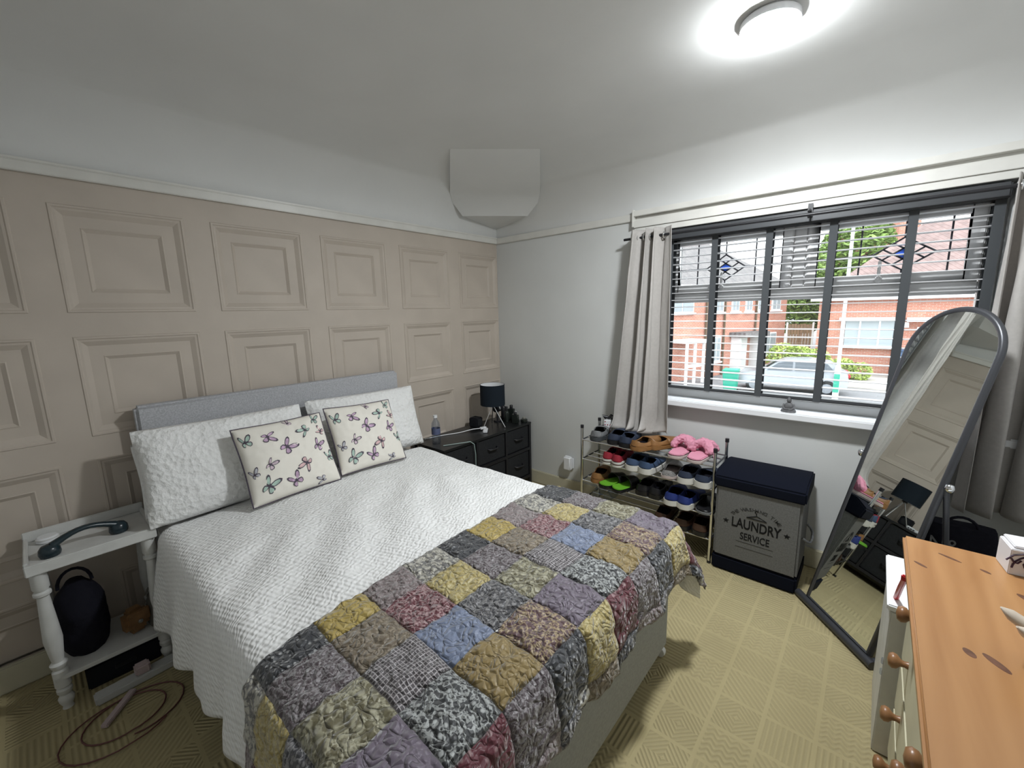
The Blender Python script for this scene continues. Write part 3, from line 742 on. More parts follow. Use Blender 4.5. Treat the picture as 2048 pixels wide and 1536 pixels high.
def bottle(name, label, loc, r, h, body, capm, ch=.02, clear=False, square=False, rz=0.2):
    t = thing(name, label, 'bottle', loc, rz, 'toiletries in the corner of the drawer unit')
    m = MB()
    if square: m.box((0, 0, h / 2), (2 * r, 1.5 * r, h)); m.build('bottle_body', body, t, bevel=.005)
    else: m.lathe([(r * .9, 0), (r, .004), (r, h * .8), (r * .8, h * .93), (r * .42, h), (r * .42, h + .004)], 20); m.build('bottle_body', body, t, smooth=45)
    m = MB(); m.lathe([(r * .48, h), (r * .5, h + .003), (r * .5, h + ch), (r * .44, h + ch + .002)], 16); m.build('cap', capm, t, smooth=40)
MT['smoke'] = mat('smoked_glass', (.02, .025, .022), .08); MT['perf'] = mat('perfume_pale', (.25, .25, .22), .12)
bottle('perfume_bottle', 'square dark perfume bottle at the wall end of the unit', (.31, -.16, UZ), .027, .075, 'smoke', 'black', square=True)
bottle('perfume_bottle', 'tall dark perfume bottle with round black cap', (.22, -.17, UZ), .022, .10, 'smoke', 'black', .035)
bottle('perfume_bottle', 'pale squat perfume bottle with silver cap', (.275, -.115, UZ), .025, .07, 'perf', 'chrome', square=True)
bottle('deodorant_can', 'black deodorant can standing at the back of the unit', (.12, -.10, UZ), .023, .12, 'black', 'black', .025)
bottle('perfume_bottle', 'dark flat bottle nearest the window wall', (.20, -.085, UZ), .028, .10, 'smoke', 'black', .03, square=True)
bottle('cream_jar', 'low round dark jar with grey lid at the front corner', (.345, -.085, UZ), .030, .03, 'smoke', 'perf', .012)
t = thing('watch_stand', 'dark cylinder stand with shiny trim behind the bottles', 'stand', (.14, -.20, UZ), 0)
m = MB(); m.cyl((0, 0, 0), .035, .012, 20); m.cyl((0, 0, .012), .008, .085, 12); m.build('stand_base', 'black', t, smooth=40)
m = MB(); m.lathe([(.022, -.035), (.03, -.03), (.03, .03), (.022, .035)], 20, (0, 0, .115), 0, 'y'); m.build('roll', 'black_matt', t, smooth=40)
m = MB(); m.lathe([(.0315, -.008), (.0315, .008)], 20, (0, 0, .115), 0, 'y', cap=False); m.build('band', 'chrome', t, smooth=40)
# water bottle behind the pillow
t = thing('water_bottle', 'clear plastic water bottle behind the upper pillow', 'bottle', (.20, -.93, UZ))
m = MB(); m.lathe([(.03, 0), (.032, .006), (.032, .05), (.030, .055), (.032, .06), (.032, .13), (.028, .155), (.013, .18), (.013, .195)], 24); m.build('bottle_body', 'clear_plastic', t, smooth=50)
m = MB(); m.cyl((0, 0, .193), .0155, .018, 18); m.build('cap', 'white_gloss', t, smooth=40)
m = MB(); m.lathe([(.0325, .07), (.0325, .115)], 24, cap=False); m.build('bottle_label', mat('label_blue', (.10, .12, .22), .5), t, smooth=50)
# plug-in on the window wall
t = thing('plug_in_unit', 'white plug-in unit on the wall socket by the shoe rack', 'plug', (.762, -.02, .215))
m = MB(); m.box((0, .006, .05), (.085, .012, .085)); m.build('socket_plate', 'white_gloss', t, bevel=.003)
m = MB(); m.box((.005, -.024, .055), (.068, .045, .115)); m.build('plug_body', 'white_gloss', t, bevel=.01, seg=3)

# ------------------------------------------------------------------ bedside table
MT['ns_paint'] = mat('bedside_white_paint', (0.62, 0.62, 0.60), .45, var=(12, .08), bump=(30, .2, .002))
ns = thing('bedside_table', 'white painted bedside table with turned legs and tray top', 'bedside table', (.175, -2.735, 0))
NX0, NX1, NY0, NY1, NZ = .022, .325, -2.93, -2.555, .615
m = MB(); m.bx((NX0, NY0, NZ - .018), (NX1, NY1, NZ)); m.build('tray_top', 'ns_paint', ns, bevel=.003, world=True)
for (a, b_) in (((NX0, NY0, NZ), (NX0 + .014, NY1, NZ + .042)), ((NX1 - .014, NY0, NZ - .03), (NX1 + .004, NY1, NZ + .012)), ((NX0 + .014, NY0, NZ), (NX1 - .014, NY0 + .014, NZ + .018)), ((NX0 + .014, NY1 - .014, NZ), (NX1 - .014, NY1, NZ + .018))):
    m = MB(); m.bx(a, b_); m.build('rim', 'ns_paint', ns, bevel=.003, world=True)
LEGP = [(.017, 0), (.014, .01), (.022, .03), (.024, .045), (.016, .06), (.023, .072), (.023, .085), (.016, .092), (.024, .10), (.024, .165), (.017, .172), (.024, .185), (.026, .196), (.017, .205), (.020, .23), (.027, .30), (.024, .36), (.018, .47), (.017, .485), (.025, .492), (.025, .502), (.018, .508), (.024, .52), (.024, .588)]
for x in (NX0 + .03, NX1 - .03):
    for y in (NY0 + .03, NY1 - .03):
        m = MB(); m.lathe(LEGP, 16, (x, y, 0)); m.build('leg', 'ns_paint', ns, smooth=40, world=True)
m = MB(); m.bx((NX0 + .008, NY0 + .012, .13), (NX1 - .006, NY1 - .012, .148)); m.build('lower_shelf', 'ns_paint', ns, bevel=.003, world=True)
MT['handset'] = mat('phone_dark_teal', (0.012, 0.025, 0.032), .25)
hs = thing('telephone_handset', 'dark teal telephone handset lying on the bedside table', 'telephone', (.235, -2.76, NZ), 0)
A, B_ = Vector((.018, -.092, .026)), Vector((-.018, .092, .026))
m = MB(); pts = [A.lerp(B_, k / 10) + Vector((0, 0, .030 * sin(pi * k / 10))) + Vector((0, 0, .012)) for k in range(11)]; m.tube(pts, [.019, .0165, .015, .014, .0135, .0135, .0135, .014, .015, .0165, .019], 12, flat=.75); m.build('grip', 'handset', hs, smooth=60)
for q, s in ((A, -1), (B_, 1)):
    m = MB(); m.lathe([(.020, 0), (.029, .002), (.032, .012), (.030, .03), (.022, .042), (.008, .047)], 20, (q.x, q.y + s * .008, .0005)); m.build('ear_cup', 'handset', hs, smooth=50)
t = thing('air_freshener', 'small round white dish in the corner of the bedside table', 'dish', (.082, -2.862, NZ)); m = MB(); m.lathe([(.028, 0), (.034, .006), (.034, .018), (.028, .024), (.0, .025)], 24); m.build('dish_body', 'white_gloss', t, smooth=40)
m = MB(); m.lathe([(.031, .0185), (.0345, .0185), (.0345, .0145)], 24, cap=False); m.build('ring', 'ns_paint', t, smooth=30)
# bag, boot and clutter on and under the shelf
MT['bag'] = mat('bag_black_cloth', (.010, .010, .016), .9, bump=(40, .5, .01))
t = thing('black_bag', 'black cloth bag slumped on the lower shelf of the bedside table', 'bag', (.165, -2.815, .148))
m = MB()
def bagp(i, j):
    a = 2 * pi * i / 28; v = j / 16; k = (1 - (2 * v - .85) ** 4 * .45) if v < .95 else .35
    rx, ry = .105 * k, .078 * k; q = 1 + .10 * fbm(cos(a) * 2 + 3, sin(a) * 2, v * 4)
    return (rx * cos(a) * q, ry * sin(a) * q, .30 * v)
b0 = m.grid(bagp, 28, 17, closeu=True); m.f.append(tuple(b0 + i * 17 + 16 for i in range(28))); m.m.append(0); m.f.append(tuple(b0 + i * 17 for i in range(28))); m.m.append(0)
m.build('bag_body', 'bag', t, smooth=70)
m = MB(); m.tube([(.02, .05 * cos(pi * k / 10), .29 + .07 * sin(pi * k / 10)) for k in range(11)], .006, 8); m.build('strap', 'bag', t, smooth=60)
MT['tanleather'] = mat('tan_leather', (.20, .105, .042), .55, var=(30, .2))
t = thing('leather_pouch', 'brown leather pouch beside the black bag on the lower shelf', 'pouch', (.235, -2.665, .148), .3)
m = MB(); m.box((0, 0, .062), (.075, .085, .11)); m.build('pouch_body', 'tanleather', t, bevel=.022, seg=4)
m = MB(); m.box((.036, 0, .085), (.012, .08, .06)); m.build('flap', 'tanleather', t, bevel=.005)
m = MB(); m.lathe([(.01, 0), (.009, .004), (0, .005)], 12, (.042, 0, .065), 0, 'x'); m.build('stud', 'chrome', t, smooth=40)
MT['greybag'] = mat('bag_grey_cloth', (.16, .15, .13), .9, bump=(50, .5, .01))
t = thing('grey_cloth_bag', 'crumpled grey cloth bag at the bed end of the lower shelf', 'bag', (.20, -2.595, .148), 0)
m = MB(); b0 = m.grid(lambda i, j: ((.075 * (1 - (j / 9) ** 3 * .6)) * cos(2 * pi * i / 20) * (1 + .12 * fbm(i * .7, j * .5)), .028 * (1 - (j / 9) ** 3 * .6) * sin(2 * pi * i / 20), .13 * j / 9), 20, 10, closeu=True)
m.f.append(tuple(b0 + i * 10 for i in range(20))); m.m.append(0); m.f.append(tuple(b0 + i * 10 + 9 for i in range(20))); m.m.append(0); m.build('bag_body', 'greybag', t, smooth=70)
m = MB(); m.tube([(0, .018 * cos(pi * k / 8), .125 + .04 * sin(pi * k / 8)) for k in range(9)], .004, 8); m.build('strap', 'greybag', t, smooth=60)
t = thing('storage_box', 'black storage box under the bedside table', 'box', (.17, -2.72, 0)); m = MB(); m.box((0, 0, .05), (.20, .24, .098)); m.build('box_body', 'black_matt', t, bevel=.006)
m = MB(); m.box((.102, 0, .055), (.006, .07, .02)); m.build('grip', 'black', t, bevel=.002)
MT['palepink'] = mat('plug_pale_pink', (.50, .40, .40), .5); MT['whitebox'] = mat('strip_white', (.50, .50, .48), .5)
t = thing('extension_lead', 'white extension lead block on the carpet by the bedside table', 'extension lead', (.365, -2.70, 0), .05)
m = MB(); m.box((0, 0, .018), (.055, .26, .034)); m.build('socket_block', 'whitebox', t, bevel=.006)
m = MB(); m.box((0, .02, .055), (.042, .05, .04)); m.build('plug', 'palepink', t, bevel=.006)
t = thing('tangled_cable', 'thin reddish cable looping over the carpet by the bedside table', 'cable', (.50, -2.77, 0))
MT['redcable'] = mat('cable_reddish', (.14, .05, .045), .5)
pts = []
for k in range(60):
    a = k / 59 * 4.2 * pi; r = .10 + .035 * sin(a * .7) + .02 * k / 59
    pts.append((.06 + r * 1.0 * cos(a), .02 + r * 1.25 * sin(a), .004 + .0022 * (k % 7 == 0) + .004 * k / 59))
m = MB(); m.tube(pts, .0028, 6); m.build('cable_loop', 'redcable', t, smooth=60)
m = MB(); m.box((-.02, .0, .012), (.024, .16, .016), 0, .9); m.build('connector', 'palepink', t, bevel=.003)

# ================================================================== SHOE RACK
rk = thing('shoe_rack', 'chrome four-tier shoe rack under the window', 'shoe rack', (1.52, -.205, 0))
KX0, KX1, KY0, KY1 = 1.075, 1.952, -.33, -.085
SH = [.60, .458, .30, .147]
for x in (KX0, KX1):
    for y in (KY0, KY1):
        m = MB(); m.cyl((x, y, 0), .0095, .69, 12); p = m.build('post', 'chrome', rk, smooth=40, world=True)
        m = MB(); m.cyl((x, y, .685), .0115, .022, 12); m.build('end_cap', 'black', p, smooth=40, world=True)
        m = MB(); m.cyl((x, y, 0), .0115, .015, 12); m.build('foot_cap', 'black', p, smooth=40, world=True)
for z in SH:
    for y in (KY0, KY0 + .08, KY0 + .16, KY1):
        m = MB(); m.tube([(KX0, y, z), (KX1, y, z)], .0055, 10); m.build('shelf_bar', 'chrome', rk, smooth=40, world=True)
    for x in (KX0, KX1):
        m = MB(); m.tube([(x, KY0, z), (x, KY1, z)], .005, 8); m.build('side_bar', 'dark_metal', rk, smooth=40, world=True)

def hw_at(s, W):            # half width along the shoe, s: 0 heel .. 1 toe
    return W / 2 * (0.70 + 0.36 * sin(pi * min(1, s * 1.15)) ** 0.9) * (sqrt(max(0, 1 - ((s - .80) / .20) ** 2)) if s > .80 else 1) * (sqrt(max(0.0, 1 - ((.09 - s) / .09) ** 2)) if s < .09 else 1)
def ctr(s, side): return side * .012 * sin(pi * s) 
def shoe(root_label, loc, rz, upper, sole, lining, L=.27, Wd=.098, heel=.075, toe=.05, soleh=.026, openlen=.52, side=1, cat='shoe', name='shoe', trim=None, tilt=0, group='shoes on the rack', flare=.004, mid=None):
    t = thing(name, root_label, cat, loc, rz, group)
    if tilt: t.rotation_euler = (tilt, 0, rz)
    NS_ = 26; y0 = -L / 2
    ss = [.5 - .5 * cos(pi * k / (NS_ - 1)) for k in range(NS_)]
    # sole
    m = MB(); ol = [(ctr(s, side) + hw_at(s, Wd + 2 * flare), y0 + s * L) for s in ss] + [(ctr(s, side) - hw_at(s, Wd + 2 * flare), y0 + s * L) for s in reversed(ss[1:-1])]
    m.prism(ol, 0, soleh, fn=lambda x, y, z: (x, y, z + (.010 * ((y / L) - .25) ** 2 * 4 if y > .25 * L else 0) + (.008 if z > .001 and y < -.3 * L else 0)))
    so = m.build('sole', sole, t, bevel=.004)
    if mid:
        m = MB(); ol2 = [(ctr(s, side) + hw_at(s, Wd + 2 * flare + .002), y0 - .001 + s * (L + .002)) for s in ss] + [(ctr(s, side) - hw_at(s, Wd + 2 * flare + .002), y0 - .001 + s * (L + .002)) for s in reversed(ss[1:-1])]
        m.prism(ol2, soleh * .55, soleh * .72); m.build('sole_stripe', mid, so)
    # upper: arch sections; open over the foot hole
    NA = 15
    def top(s):
        if s > openlen: return toe + (heel * .98 - toe) * max(0, (1 - (s - openlen) / (1 - openlen))) ** 1.3
        return heel - .018 * sin(pi * s / openlen)
    def sec(k, q):
        s = ss[k]; a = pi * q / (NA - 1); w = hw_at(s, Wd); h = top(s); c = ctr(s, side)
        ex = .62 if s > openlen else .5
        x = cos(a); x = (abs(x) ** .75) * (1 if x > 0 else -1)
        if s <= openlen:
            # wall only: rises to the collar then turns in
            f = q / (NA - 1); sd = 1 if f < .5 else -1; g = f * 2 if f < .5 else (1 - f) * 2
            z = soleh + (h - soleh) * min(1, g * 1.25); inn = 1 - .18 * min(1, g * 1.25) ** 2 - max(0, g - .8) * .5
            if g > .8: z = h - (g - .8) * .02
            if f == .5: sd = 0
            hole = .40
            xx = w * max(hole, inn) * sd if g < .99 else w * .70 * sd
            return (c + xx, y0 + s * L, z)
        return (c + w * x, y0 + s * L, soleh + (h - soleh) * sin(a) ** ex)
    m = MB(); ks = [k for k in range(NS_) if ss[k] <= openlen]; kt = [k for k in range(NS_) if ss[k] > openlen]
    # closed front
    kk = [ks[-1]] + kt
    def fr(i, q):
        k = kk[i]
        if i == 0:
            s = ss[k]; a = pi * q / (NA - 1); w = hw_at(s, Wd); h = heel * .97; x = cos(a); x = (abs(x) ** .75) * (1 if x > 0 else -1)
            return (ctr(s, side) + w * x, y0 + s * L, soleh + (h - soleh) * sin(a) ** .6)
        return sec(k, q)
    m.grid(fr, len(kk), NA)
    # open back: two side walls meeting round the heel
    prof_g = [0, .25, .5, .75, .9, 1.0]
    path = [(k, 1) for k in reversed(ks)] + [(k, -1) for k in ks[1:]]
    def wall(i, j):
        k, sd = path[i]; s = ss[k]; g = prof_g[j]; w = hw_at(s, Wd); h = top(s); inn = 1 - .20 * min(1, g * 1.2) ** 2
        z = soleh + (h - soleh) * min(1, g * 1.15); yy = y0 + s * L
        if k == 0: yy += .012 * g
        if k == 0: return (ctr(s, side), yy, z)
        return (ctr(s, side) + sd * w * inn, yy + (.010 * g if s < .08 else 0), z)
    m.grid(wall, len(path), len(prof_g))
    m.build('upper', upper, t, smooth=55, mods=[('SOLIDIFY', dict(thickness=.004, offset=-1))])
    # insole
    m = MB(); ol = [(ctr(s, side) + hw_at(s, Wd) * .88, y0 + s * L) for s in ss if s < .8] + [(ctr(s, side) - hw_at(s, Wd) * .88, y0 + s * L) for s in reversed(ss) if s < .8]
    m.prism(ol, soleh + .002, soleh + .007); m.build('insole', lining, t)
    if trim:
        for q in range(4):
            s = openlen + .05 + q * .07; w = hw_at(s, Wd) * .5; h = top(s) + .003
            m = MB(); m.tube([(ctr(s, side) + w * c_, y0 + (s + .02 * (1 if q % 2 else -1) * c_) * L, h - .012 * c_ * c_) for c_ in (-1, -.5, 0, .5, 1)], .0028, 6); m.build('lace', trim, t, smooth=60)
    return t
def slipper(label, loc, rz, colm, solem, band, L=.26, Wd=.105, fluffy=False, side=1, group=None, tilt=0, bandh=.06):
    t = thing('slipper', label, 'slipper', loc, rz, group)
    if tilt: t.rotation_euler = (tilt, 0, rz)
    ss = [.5 - .5 * cos(pi * k / 25) for k in range(26)]; y0 = -L / 2
    def out(W_, e=0): return [(ctr(s, side) + hw_at(s, W_), y0 - e + s * (L + 2 * e)) for s in ss] + [(ctr(s, side) - hw_at(s, W_), y0 - e + s * (L + 2 * e)) for s in reversed(ss[1:-1])]
    m = MB(); m.prism(out(Wd, .002), 0, .020); m.build('sole', solem, t, bevel=.004)
    m = MB(); m.prism(out(Wd - .006), .020, .030); m.build('footbed', colm, t, bevel=.005, seg=3)
    m = MB(); NB = 13
    if fluffy:
        # plump crossed fur bands with an open toe
        for (sa, sb, tw) in ((.50, .86, .10), (.86, .50, .10)):
            pts = []
            for q in range(13):
                a = pi * q / 12; s = sa + (sb - sa) * q / 12; w = hw_at(min(s, .78), Wd) * 1.02
                pts.append((ctr(s, side) + w * cos(a), y0 + s * L, .030 + bandh * sin(a) ** .8))
            m.tube(pts, .030, 10, flat=.75)
        pts = []
        o = m.build('fur_band', band, t, smooth=80, mods=[('SUBSURF', dict(levels=1, render_levels=2)), ])
        tx = bpy.data.textures.new('fur_clouds', 'CLOUDS'); tx.noise_scale = .012
        md = o.modifiers.new('DISPLACE', 'DISPLACE'); md.texture = tx; md.strength = .016
    else:
        def bp_(i, q):
            s = .42 + .36 * i / 8; a = pi * q / (NB - 1); w = hw_at(s, Wd) * 1.03
            return (ctr(s, side) + w * cos(a), y0 + s * L, .018 + (bandh + .01 - .02 * (i / 8)) * sin(a) ** .7)
        m.grid(bp_, 9, NB); m.build('strap', band, t, smooth=60, mods=[('SOLIDIFY', dict(thickness=.006, offset=-1))])
    return t
def sm(n, c, r=.7, **k): MT[n] = mat('shoe_' + n, c, r, **k); return n
sm('s_navy', (.018, .028, .055)); sm('s_blue', (.035, .065, .13), bump=(200, .3, .001)); sm('s_royal', (.012, .028, .16)); sm('s_white', (.66, .65, .61), .5); sm('s_blk', (.010, .010, .012), .35); sm('s_blkin', (.006, .006, .010), .9)
sm('s_tan', (.24, .115, .038), .5, var=(25, .2)); sm('s_red', (.28, .015, .03)); sm('s_pink', (.62, .27, .36), .95); sm('s_pinkin', (.20, .03, .06)); sm('s_green', (.12, .36, .015)); sm('s_silver', (.24, .235, .23), .35, var=(250, .6)); sm('s_grey', (.16, .165, .17), .5, var=(40, .4)); sm('s_pale', (.50, .42, .40), .5); sm('s_brown', (.055, .026, .016), .5); sm('s_cream', (.55, .50, .42)); sm('s_darkgrey', (.045, .05, .055))
zT = [z + .0055 for z in SH]
H = 0.0      # rz = 0: toes to the wall, heels to the viewer
YM = -.205
# top tier
shoe('grey patterned shoe at the corner end of the top tier', (1.145, YM, zT[0]), .25, 's_grey', 's_darkgrey', 's_blkin', side=1, trim='s_blk')
shoe('glossy navy black shoe under the curtain hem, left of its pair', (1.285, YM + .005, zT[0]), .15, 's_navy', 's_blk', 's_blkin', toe=.055, side=1)
shoe('glossy navy black shoe under the curtain hem, right of its pair', (1.395, YM - .01, zT[0]), .05, 's_navy', 's_blk', 's_blkin', toe=.055, side=-1)
shoe('tan slip-on shoe on the top tier with its heel to the room', (1.505, YM - .03, zT[0]), -.25, 's_tan', 's_tan', 's_blkin', heel=.07, side=1)
shoe('tan slip-on shoe on the top tier pushed back to the wall', (1.605, YM + .045, zT[0]), -.50, 's_tan', 's_tan', 's_blkin', heel=.07, side=-1)
slipper('fluffy pink slipper on the top tier, beside the tan shoes', (1.722, YM - .025, zT[0]), .03, 's_pink', 's_pale', 's_pink', fluffy=True, side=1, group='pink slippers', bandh=.055)
slipper('fluffy pink slipper on the top tier, nearest the laundry basket', (1.856, YM - .035, zT[0]), -.10, 's_pink', 's_pale', 's_pink', fluffy=True, side=-1, group='pink slippers', bandh=.055)
# second tier
shoe('red and white canvas shoe on the second tier, nearer the rack end', (1.262, YM - .01, zT[1]), .06, 's_red', 's_white', 's_blkin', Wd=.082, heel=.088, soleh=.034, side=1, trim='s_white', mid='s_brown')
shoe('red and white canvas shoe on the second tier, beside the blue trainers', (1.348, YM - .025, zT[1]), .02, 's_red', 's_white', 's_blkin', Wd=.082, heel=.088, soleh=.034, side=-1, trim='s_white', mid='s_brown')
shoe('slate blue trainer with thick white sole, next to the red shoes', (1.448, YM - .025, zT[1]), .04, 's_blue', 's_white', 's_blkin', heel=.085, soleh=.036, side=1, Wd=.10)
shoe('slate blue trainer with thick white sole, next to the glittery shoes', (1.560, YM - .03, zT[1]), -.12, 's_blue', 's_white', 's_blkin', heel=.085, soleh=.036, side=-1, Wd=.10)
shoe('glittery silver flat shoe on the second tier', (1.672, YM - .01, zT[1]), .12, 's_silver', 's_pale', 's_pale', heel=.055, toe=.04, soleh=.014, side=1)
shoe('black trainer with white sole on the second tier, next to the silver shoe', (1.786, YM - .03, zT[1]), .05, 's_navy', 's_white', 's_blkin', heel=.08, soleh=.036, side=1, Wd=.10)
shoe('black trainer with white sole on the second tier, nearest the laundry basket', (1.900, YM - .03, zT[1]), -.04, 's_navy', 's_white', 's_blkin', heel=.08, soleh=.036, side=-1, Wd=.10)
# third tier
shoe('tan loafer alone at the corner end of the third tier', (1.165, YM - .01, zT[2]), .2, 's_tan', 's_tan', 's_brown', heel=.075, side=1)
slipper('bright green slider on the third tier, nearer the rack end', (1.300, YM - .06, zT[2]), -.32, 's_green', 's_blk', 's_blk', side=1, group='green sliders')
slipper('bright green slider on the third tier, nearer the middle', (1.405, YM - .07, zT[2]), -.32, 's_green', 's_blk', 's_blk', side=-1, group='green sliders')
shoe('black leather shoe on the third tier, next to the green sliders', (1.512, YM - .005, zT[2]), .05, 's_blk', 's_blk', 's_blkin', side=1, trim='s_darkgrey')
shoe('black leather shoe on the third tier, next to the royal blue trainers', (1.612, YM - .005, zT[2]), -.05, 's_blk', 's_blk', 's_blkin', side=-1, trim='s_darkgrey')
shoe('royal blue trainer with white sole, left of its pair', (1.712, YM - .035, zT[2]), .04, 's_royal', 's_white', 's_blkin', heel=.085, soleh=.032, side=1)
shoe('royal blue trainer with white sole, right of its pair', (1.818, YM - .04, zT[2]), -.18, 's_royal', 's_white', 's_blkin', heel=.085, soleh=.032, side=-1)
slipper('flat dark grey sandal at the basket end of the third tier', (1.918, YM - .03, zT[2]), -.06, 's_blk', 's_grey', 's_darkgrey', side=-1, group=None)
# bottom tier
for k, (x, lb) in enumerate(((1.66, 'dark brown shoe on the lowest tier, left of three'), (1.775, 'dark brown shoe on the lowest tier, middle of three'), (1.888, 'dark brown shoe on the lowest tier, nearest the laundry basket'))):
    shoe(lb, (x, YM - .01, zT[3]), .03 * (k - 1), 's_brown', 's_blk', 's_blkin', side=1 if k % 2 else -1)
# clear boxes below the tan loafer
for k, (x, lb) in enumerate(((1.15, 'clear plastic cup lying at the rack end'), (1.245, 'clear plastic cup lying second from the rack end'))):
    t = thing('plastic_cup', lb, 'cup', (x, -.22, zT[3]), 0, 'clear plastic cups')
    m = MB(); m.lathe([(.030, -.05), (.036, .05), (.0345, .05), (.0285, -.048)], 24, (0, 0, .038), 0, 'y', cap=False); m.build('cup_wall', 'clear_plastic', t, smooth=50)
    m = MB(); m.lathe([(0, -.05), (.030, -.05)], 24, (0, 0, .038), 0, 'y', cap=False); m.build('cup_base', 'clear_plastic', t)
# black bow and dotted card on the grey shoe
t = thing('dotted_box', 'small white dotted box resting behind the grey patterned shoe', 'box', (1.165, -.115, zT[0]), .25)
m = MB(); m.box((0, 0, .055), (.055, .05, .108)); m.build('box_body', 'white_gloss', t, bevel=.003)
for q in range(10):
    m = MB(); m.lathe([(.0045, 0), (.004, .0015), (0, .0016)], 8, (-.018 + .018 * (q % 3), -.0252, .03 + .022 * (q // 3)), 0, 'y'); m.v = [(v[0], -.0252 - (v[1] + .0252), v[2]) for v in m.v]; m.build('dot', 's_red', t)
m = MB(); m.tube([(-.02, 0, .11), (-.04, -.01, .135), (-.01, 0, .125), (0, 0, .115), (.02, .005, .14), (.045, .0, .13), (.02, 0, .112)], .011, 8, flat=.5); m.build('bow', 's_blk', t, smooth=60)

# ================================================================== LAUNDRY BASKET
lb = thing('laundry_basket', 'grey canvas laundry basket with navy lid and base', 'laundry basket', (2.18, -.20, 0))
LX0, LX1, LY0, LY1 = 1.972, 2.388, -.36, -.045
m = MB(); m.bx((LX0, LY0, .003), (LX1, LY1, .088)); m.build('base_band', 'navy', lb, bevel=.01, world=True)
m = MB(); m.bx((LX0 + .003, LY0 + .003, .086), (LX1 - .003, LY1 - .003, .525)); m.build('canvas_body', 'bask', lb, bevel=.012, world=True)
m = MB()
pf = [(LY0 - .006, .505), (LY0 - .008, .565), (LY0 + .05, .595), (LY1 - .06, .598), (LY1 + .004, .585), (LY1 + .004, .505)]
n = len(pf); xs_ = (LX0 - .008, LX1 + .010)
for x in xs_:
    for (y, z) in pf: m.v.append((x, y, z))
m.f += [tuple(range(n)), tuple(range(n, 2 * n))] + [(i, (i + 1) % n, n + (i + 1) % n, n + i) for i in range(n)]; m.m += [0] * (n + 2)
m.build('lid', 'navy', lb, bevel=.008, world=True)
m = MB(); xh = LX1 + .002
m.tube([(xh, -.30, .30), (xh + .018, -.295, .285), (xh + .030, -.27, .27), (xh + .034, -.205, .262), (xh + .030, -.14, .27), (xh + .018, -.115, .285), (xh, -.11, .30)], .007, 8); m.build('rope_handle', 's_grey', lb, smooth=60, world=True)
def text(body, size, loc, matn, parent, xs=1.0, name='lettering', offset=.0, rot=0.0, depth=.0006):
    cu = bpy.data.curves.new('lettering', 'FONT'); cu.body = body; cu.size = size; cu.align_x = 'CENTER'; cu.align_y = 'CENTER'; cu.offset = offset; cu.extrude = depth; cu.resolution_u = 4
    to = bpy.data.objects.new('tmp_text', cu); COL.objects.link(to); bpy.context.view_layer.update()
    me = bpy.data.meshes.new_from_object(to.evaluated_get(bpy.context.evaluated_depsgraph_get())); bpy.data.objects.remove(to)
    vs = [v.co.copy() for v in me.vertices]; fs = [tuple(p.vertices) for p in me.polygons]; bpy.data.meshes.remove(me)
    m = MB()
    for v in vs:
        x, y = v.x * xs, v.y; x, y = x * cos(rot) - y * sin(rot), x * sin(rot) + y * cos(rot)
        m.v.append((loc[0] + x, loc[1] - v.z, loc[2] + y))
    m.f = fs; m.m = [0] * len(fs)
    return m.build(name, matn, parent, world=True)
FYL = LY0 + .0025
text('LAUNDRY', .078, (2.182, FYL, .313), 'print', lb, xs=.66, offset=.0016)
text('SERVICE', .058, (2.182, FYL, .242), 'print', lb, xs=.68, offset=.0008)
word = 'THE WASHING TIME'
for k, ch in enumerate(word):
    if ch == ' ': continue
    a = radians(62) * (1 - 2 * k / (len(word) - 1))
    text(ch, .027, (2.180 - .125 * sin(a), FYL, .362 + .125 * (cos(a) - cos(radians(62))) * .72), 'print_faint', lb, rot=a * .8, offset=.0003)
def star(cx, cz, r):
    m = MB(); pts = [(cx + (r if k % 2 == 0 else r * .42) * sin(pi * k / 5), cz + (r if k % 2 == 0 else r * .42) * cos(pi * k / 5)) for k in range(10)]
    m.prism(pts, FYL - .0006, FYL + .0004, fn=lambda x, y, z: (x, z, y)); m.build('star_mark', 'print', lb, world=True)
star(2.036, .312, .016); star(2.328, .312, .016)
m = MB(); hz = .372
m.tube([(2.137, FYL, hz - .012), (2.185, FYL, hz + .008), (2.233, FYL, hz - .012), (2.137, FYL, hz - .012)], .0026, 6, flat=1)
m.tube([(2.185, FYL, hz + .010), (2.184, FYL, hz + .022), (2.176, FYL, hz + .03), (2.182, FYL, hz + .04), (2.192, FYL, hz + .036)], .0024, 6); m.build('hanger_mark', 'print', lb, world=True)
m = MB()
for zz in (.2085, .176):
    m.bx((2.092, FYL - .0006, zz - .0009), (2.272, FYL + .0004, zz + .0009))
m.build('banner_mark', 'print_faint', lb, world=True)

# ================================================================== STANDING MIRROR
mb0, mb1 = Vector((2.456, -.39, .04)), Vector((2.677, -.653, .04)); MM = (mb0 + mb1) / 2; bdir = (mb1 - mb0).normalized()
Uv = Vector((.2824, .2373, 1.4052)).normalized(); Uv = (Uv - bdir * Uv.dot(bdir)).normalized(); Nv = Uv.cross(bdir).normalized()   # points away from the room
mr = thing('standing_mirror', 'tall arched standing mirror with dark frame leaning back by the window', 'mirror', (MM.x, MM.y, 0))
HWm, HTm = .186, 1.475
def mp(a, u, n_): p = MM + bdir * a + Uv * u + Nv * n_; return (p.x, p.y, p.z)
arch = [(-HWm, .0)] + [(-HWm * cos(pi * k / 28), HTm - HWm + HWm * sin(pi * k / 28)) for k in range(29)] + [(HWm, .0)]
m = MB(); m.tube([mp(a, u, 0) for a, u in arch], .0125, 10, closed=True); m.build('frame', 'dark_metal', mr, smooth=50, world=True)
ins = [(a * .955, u * .994 + .004) for a, u in arch]
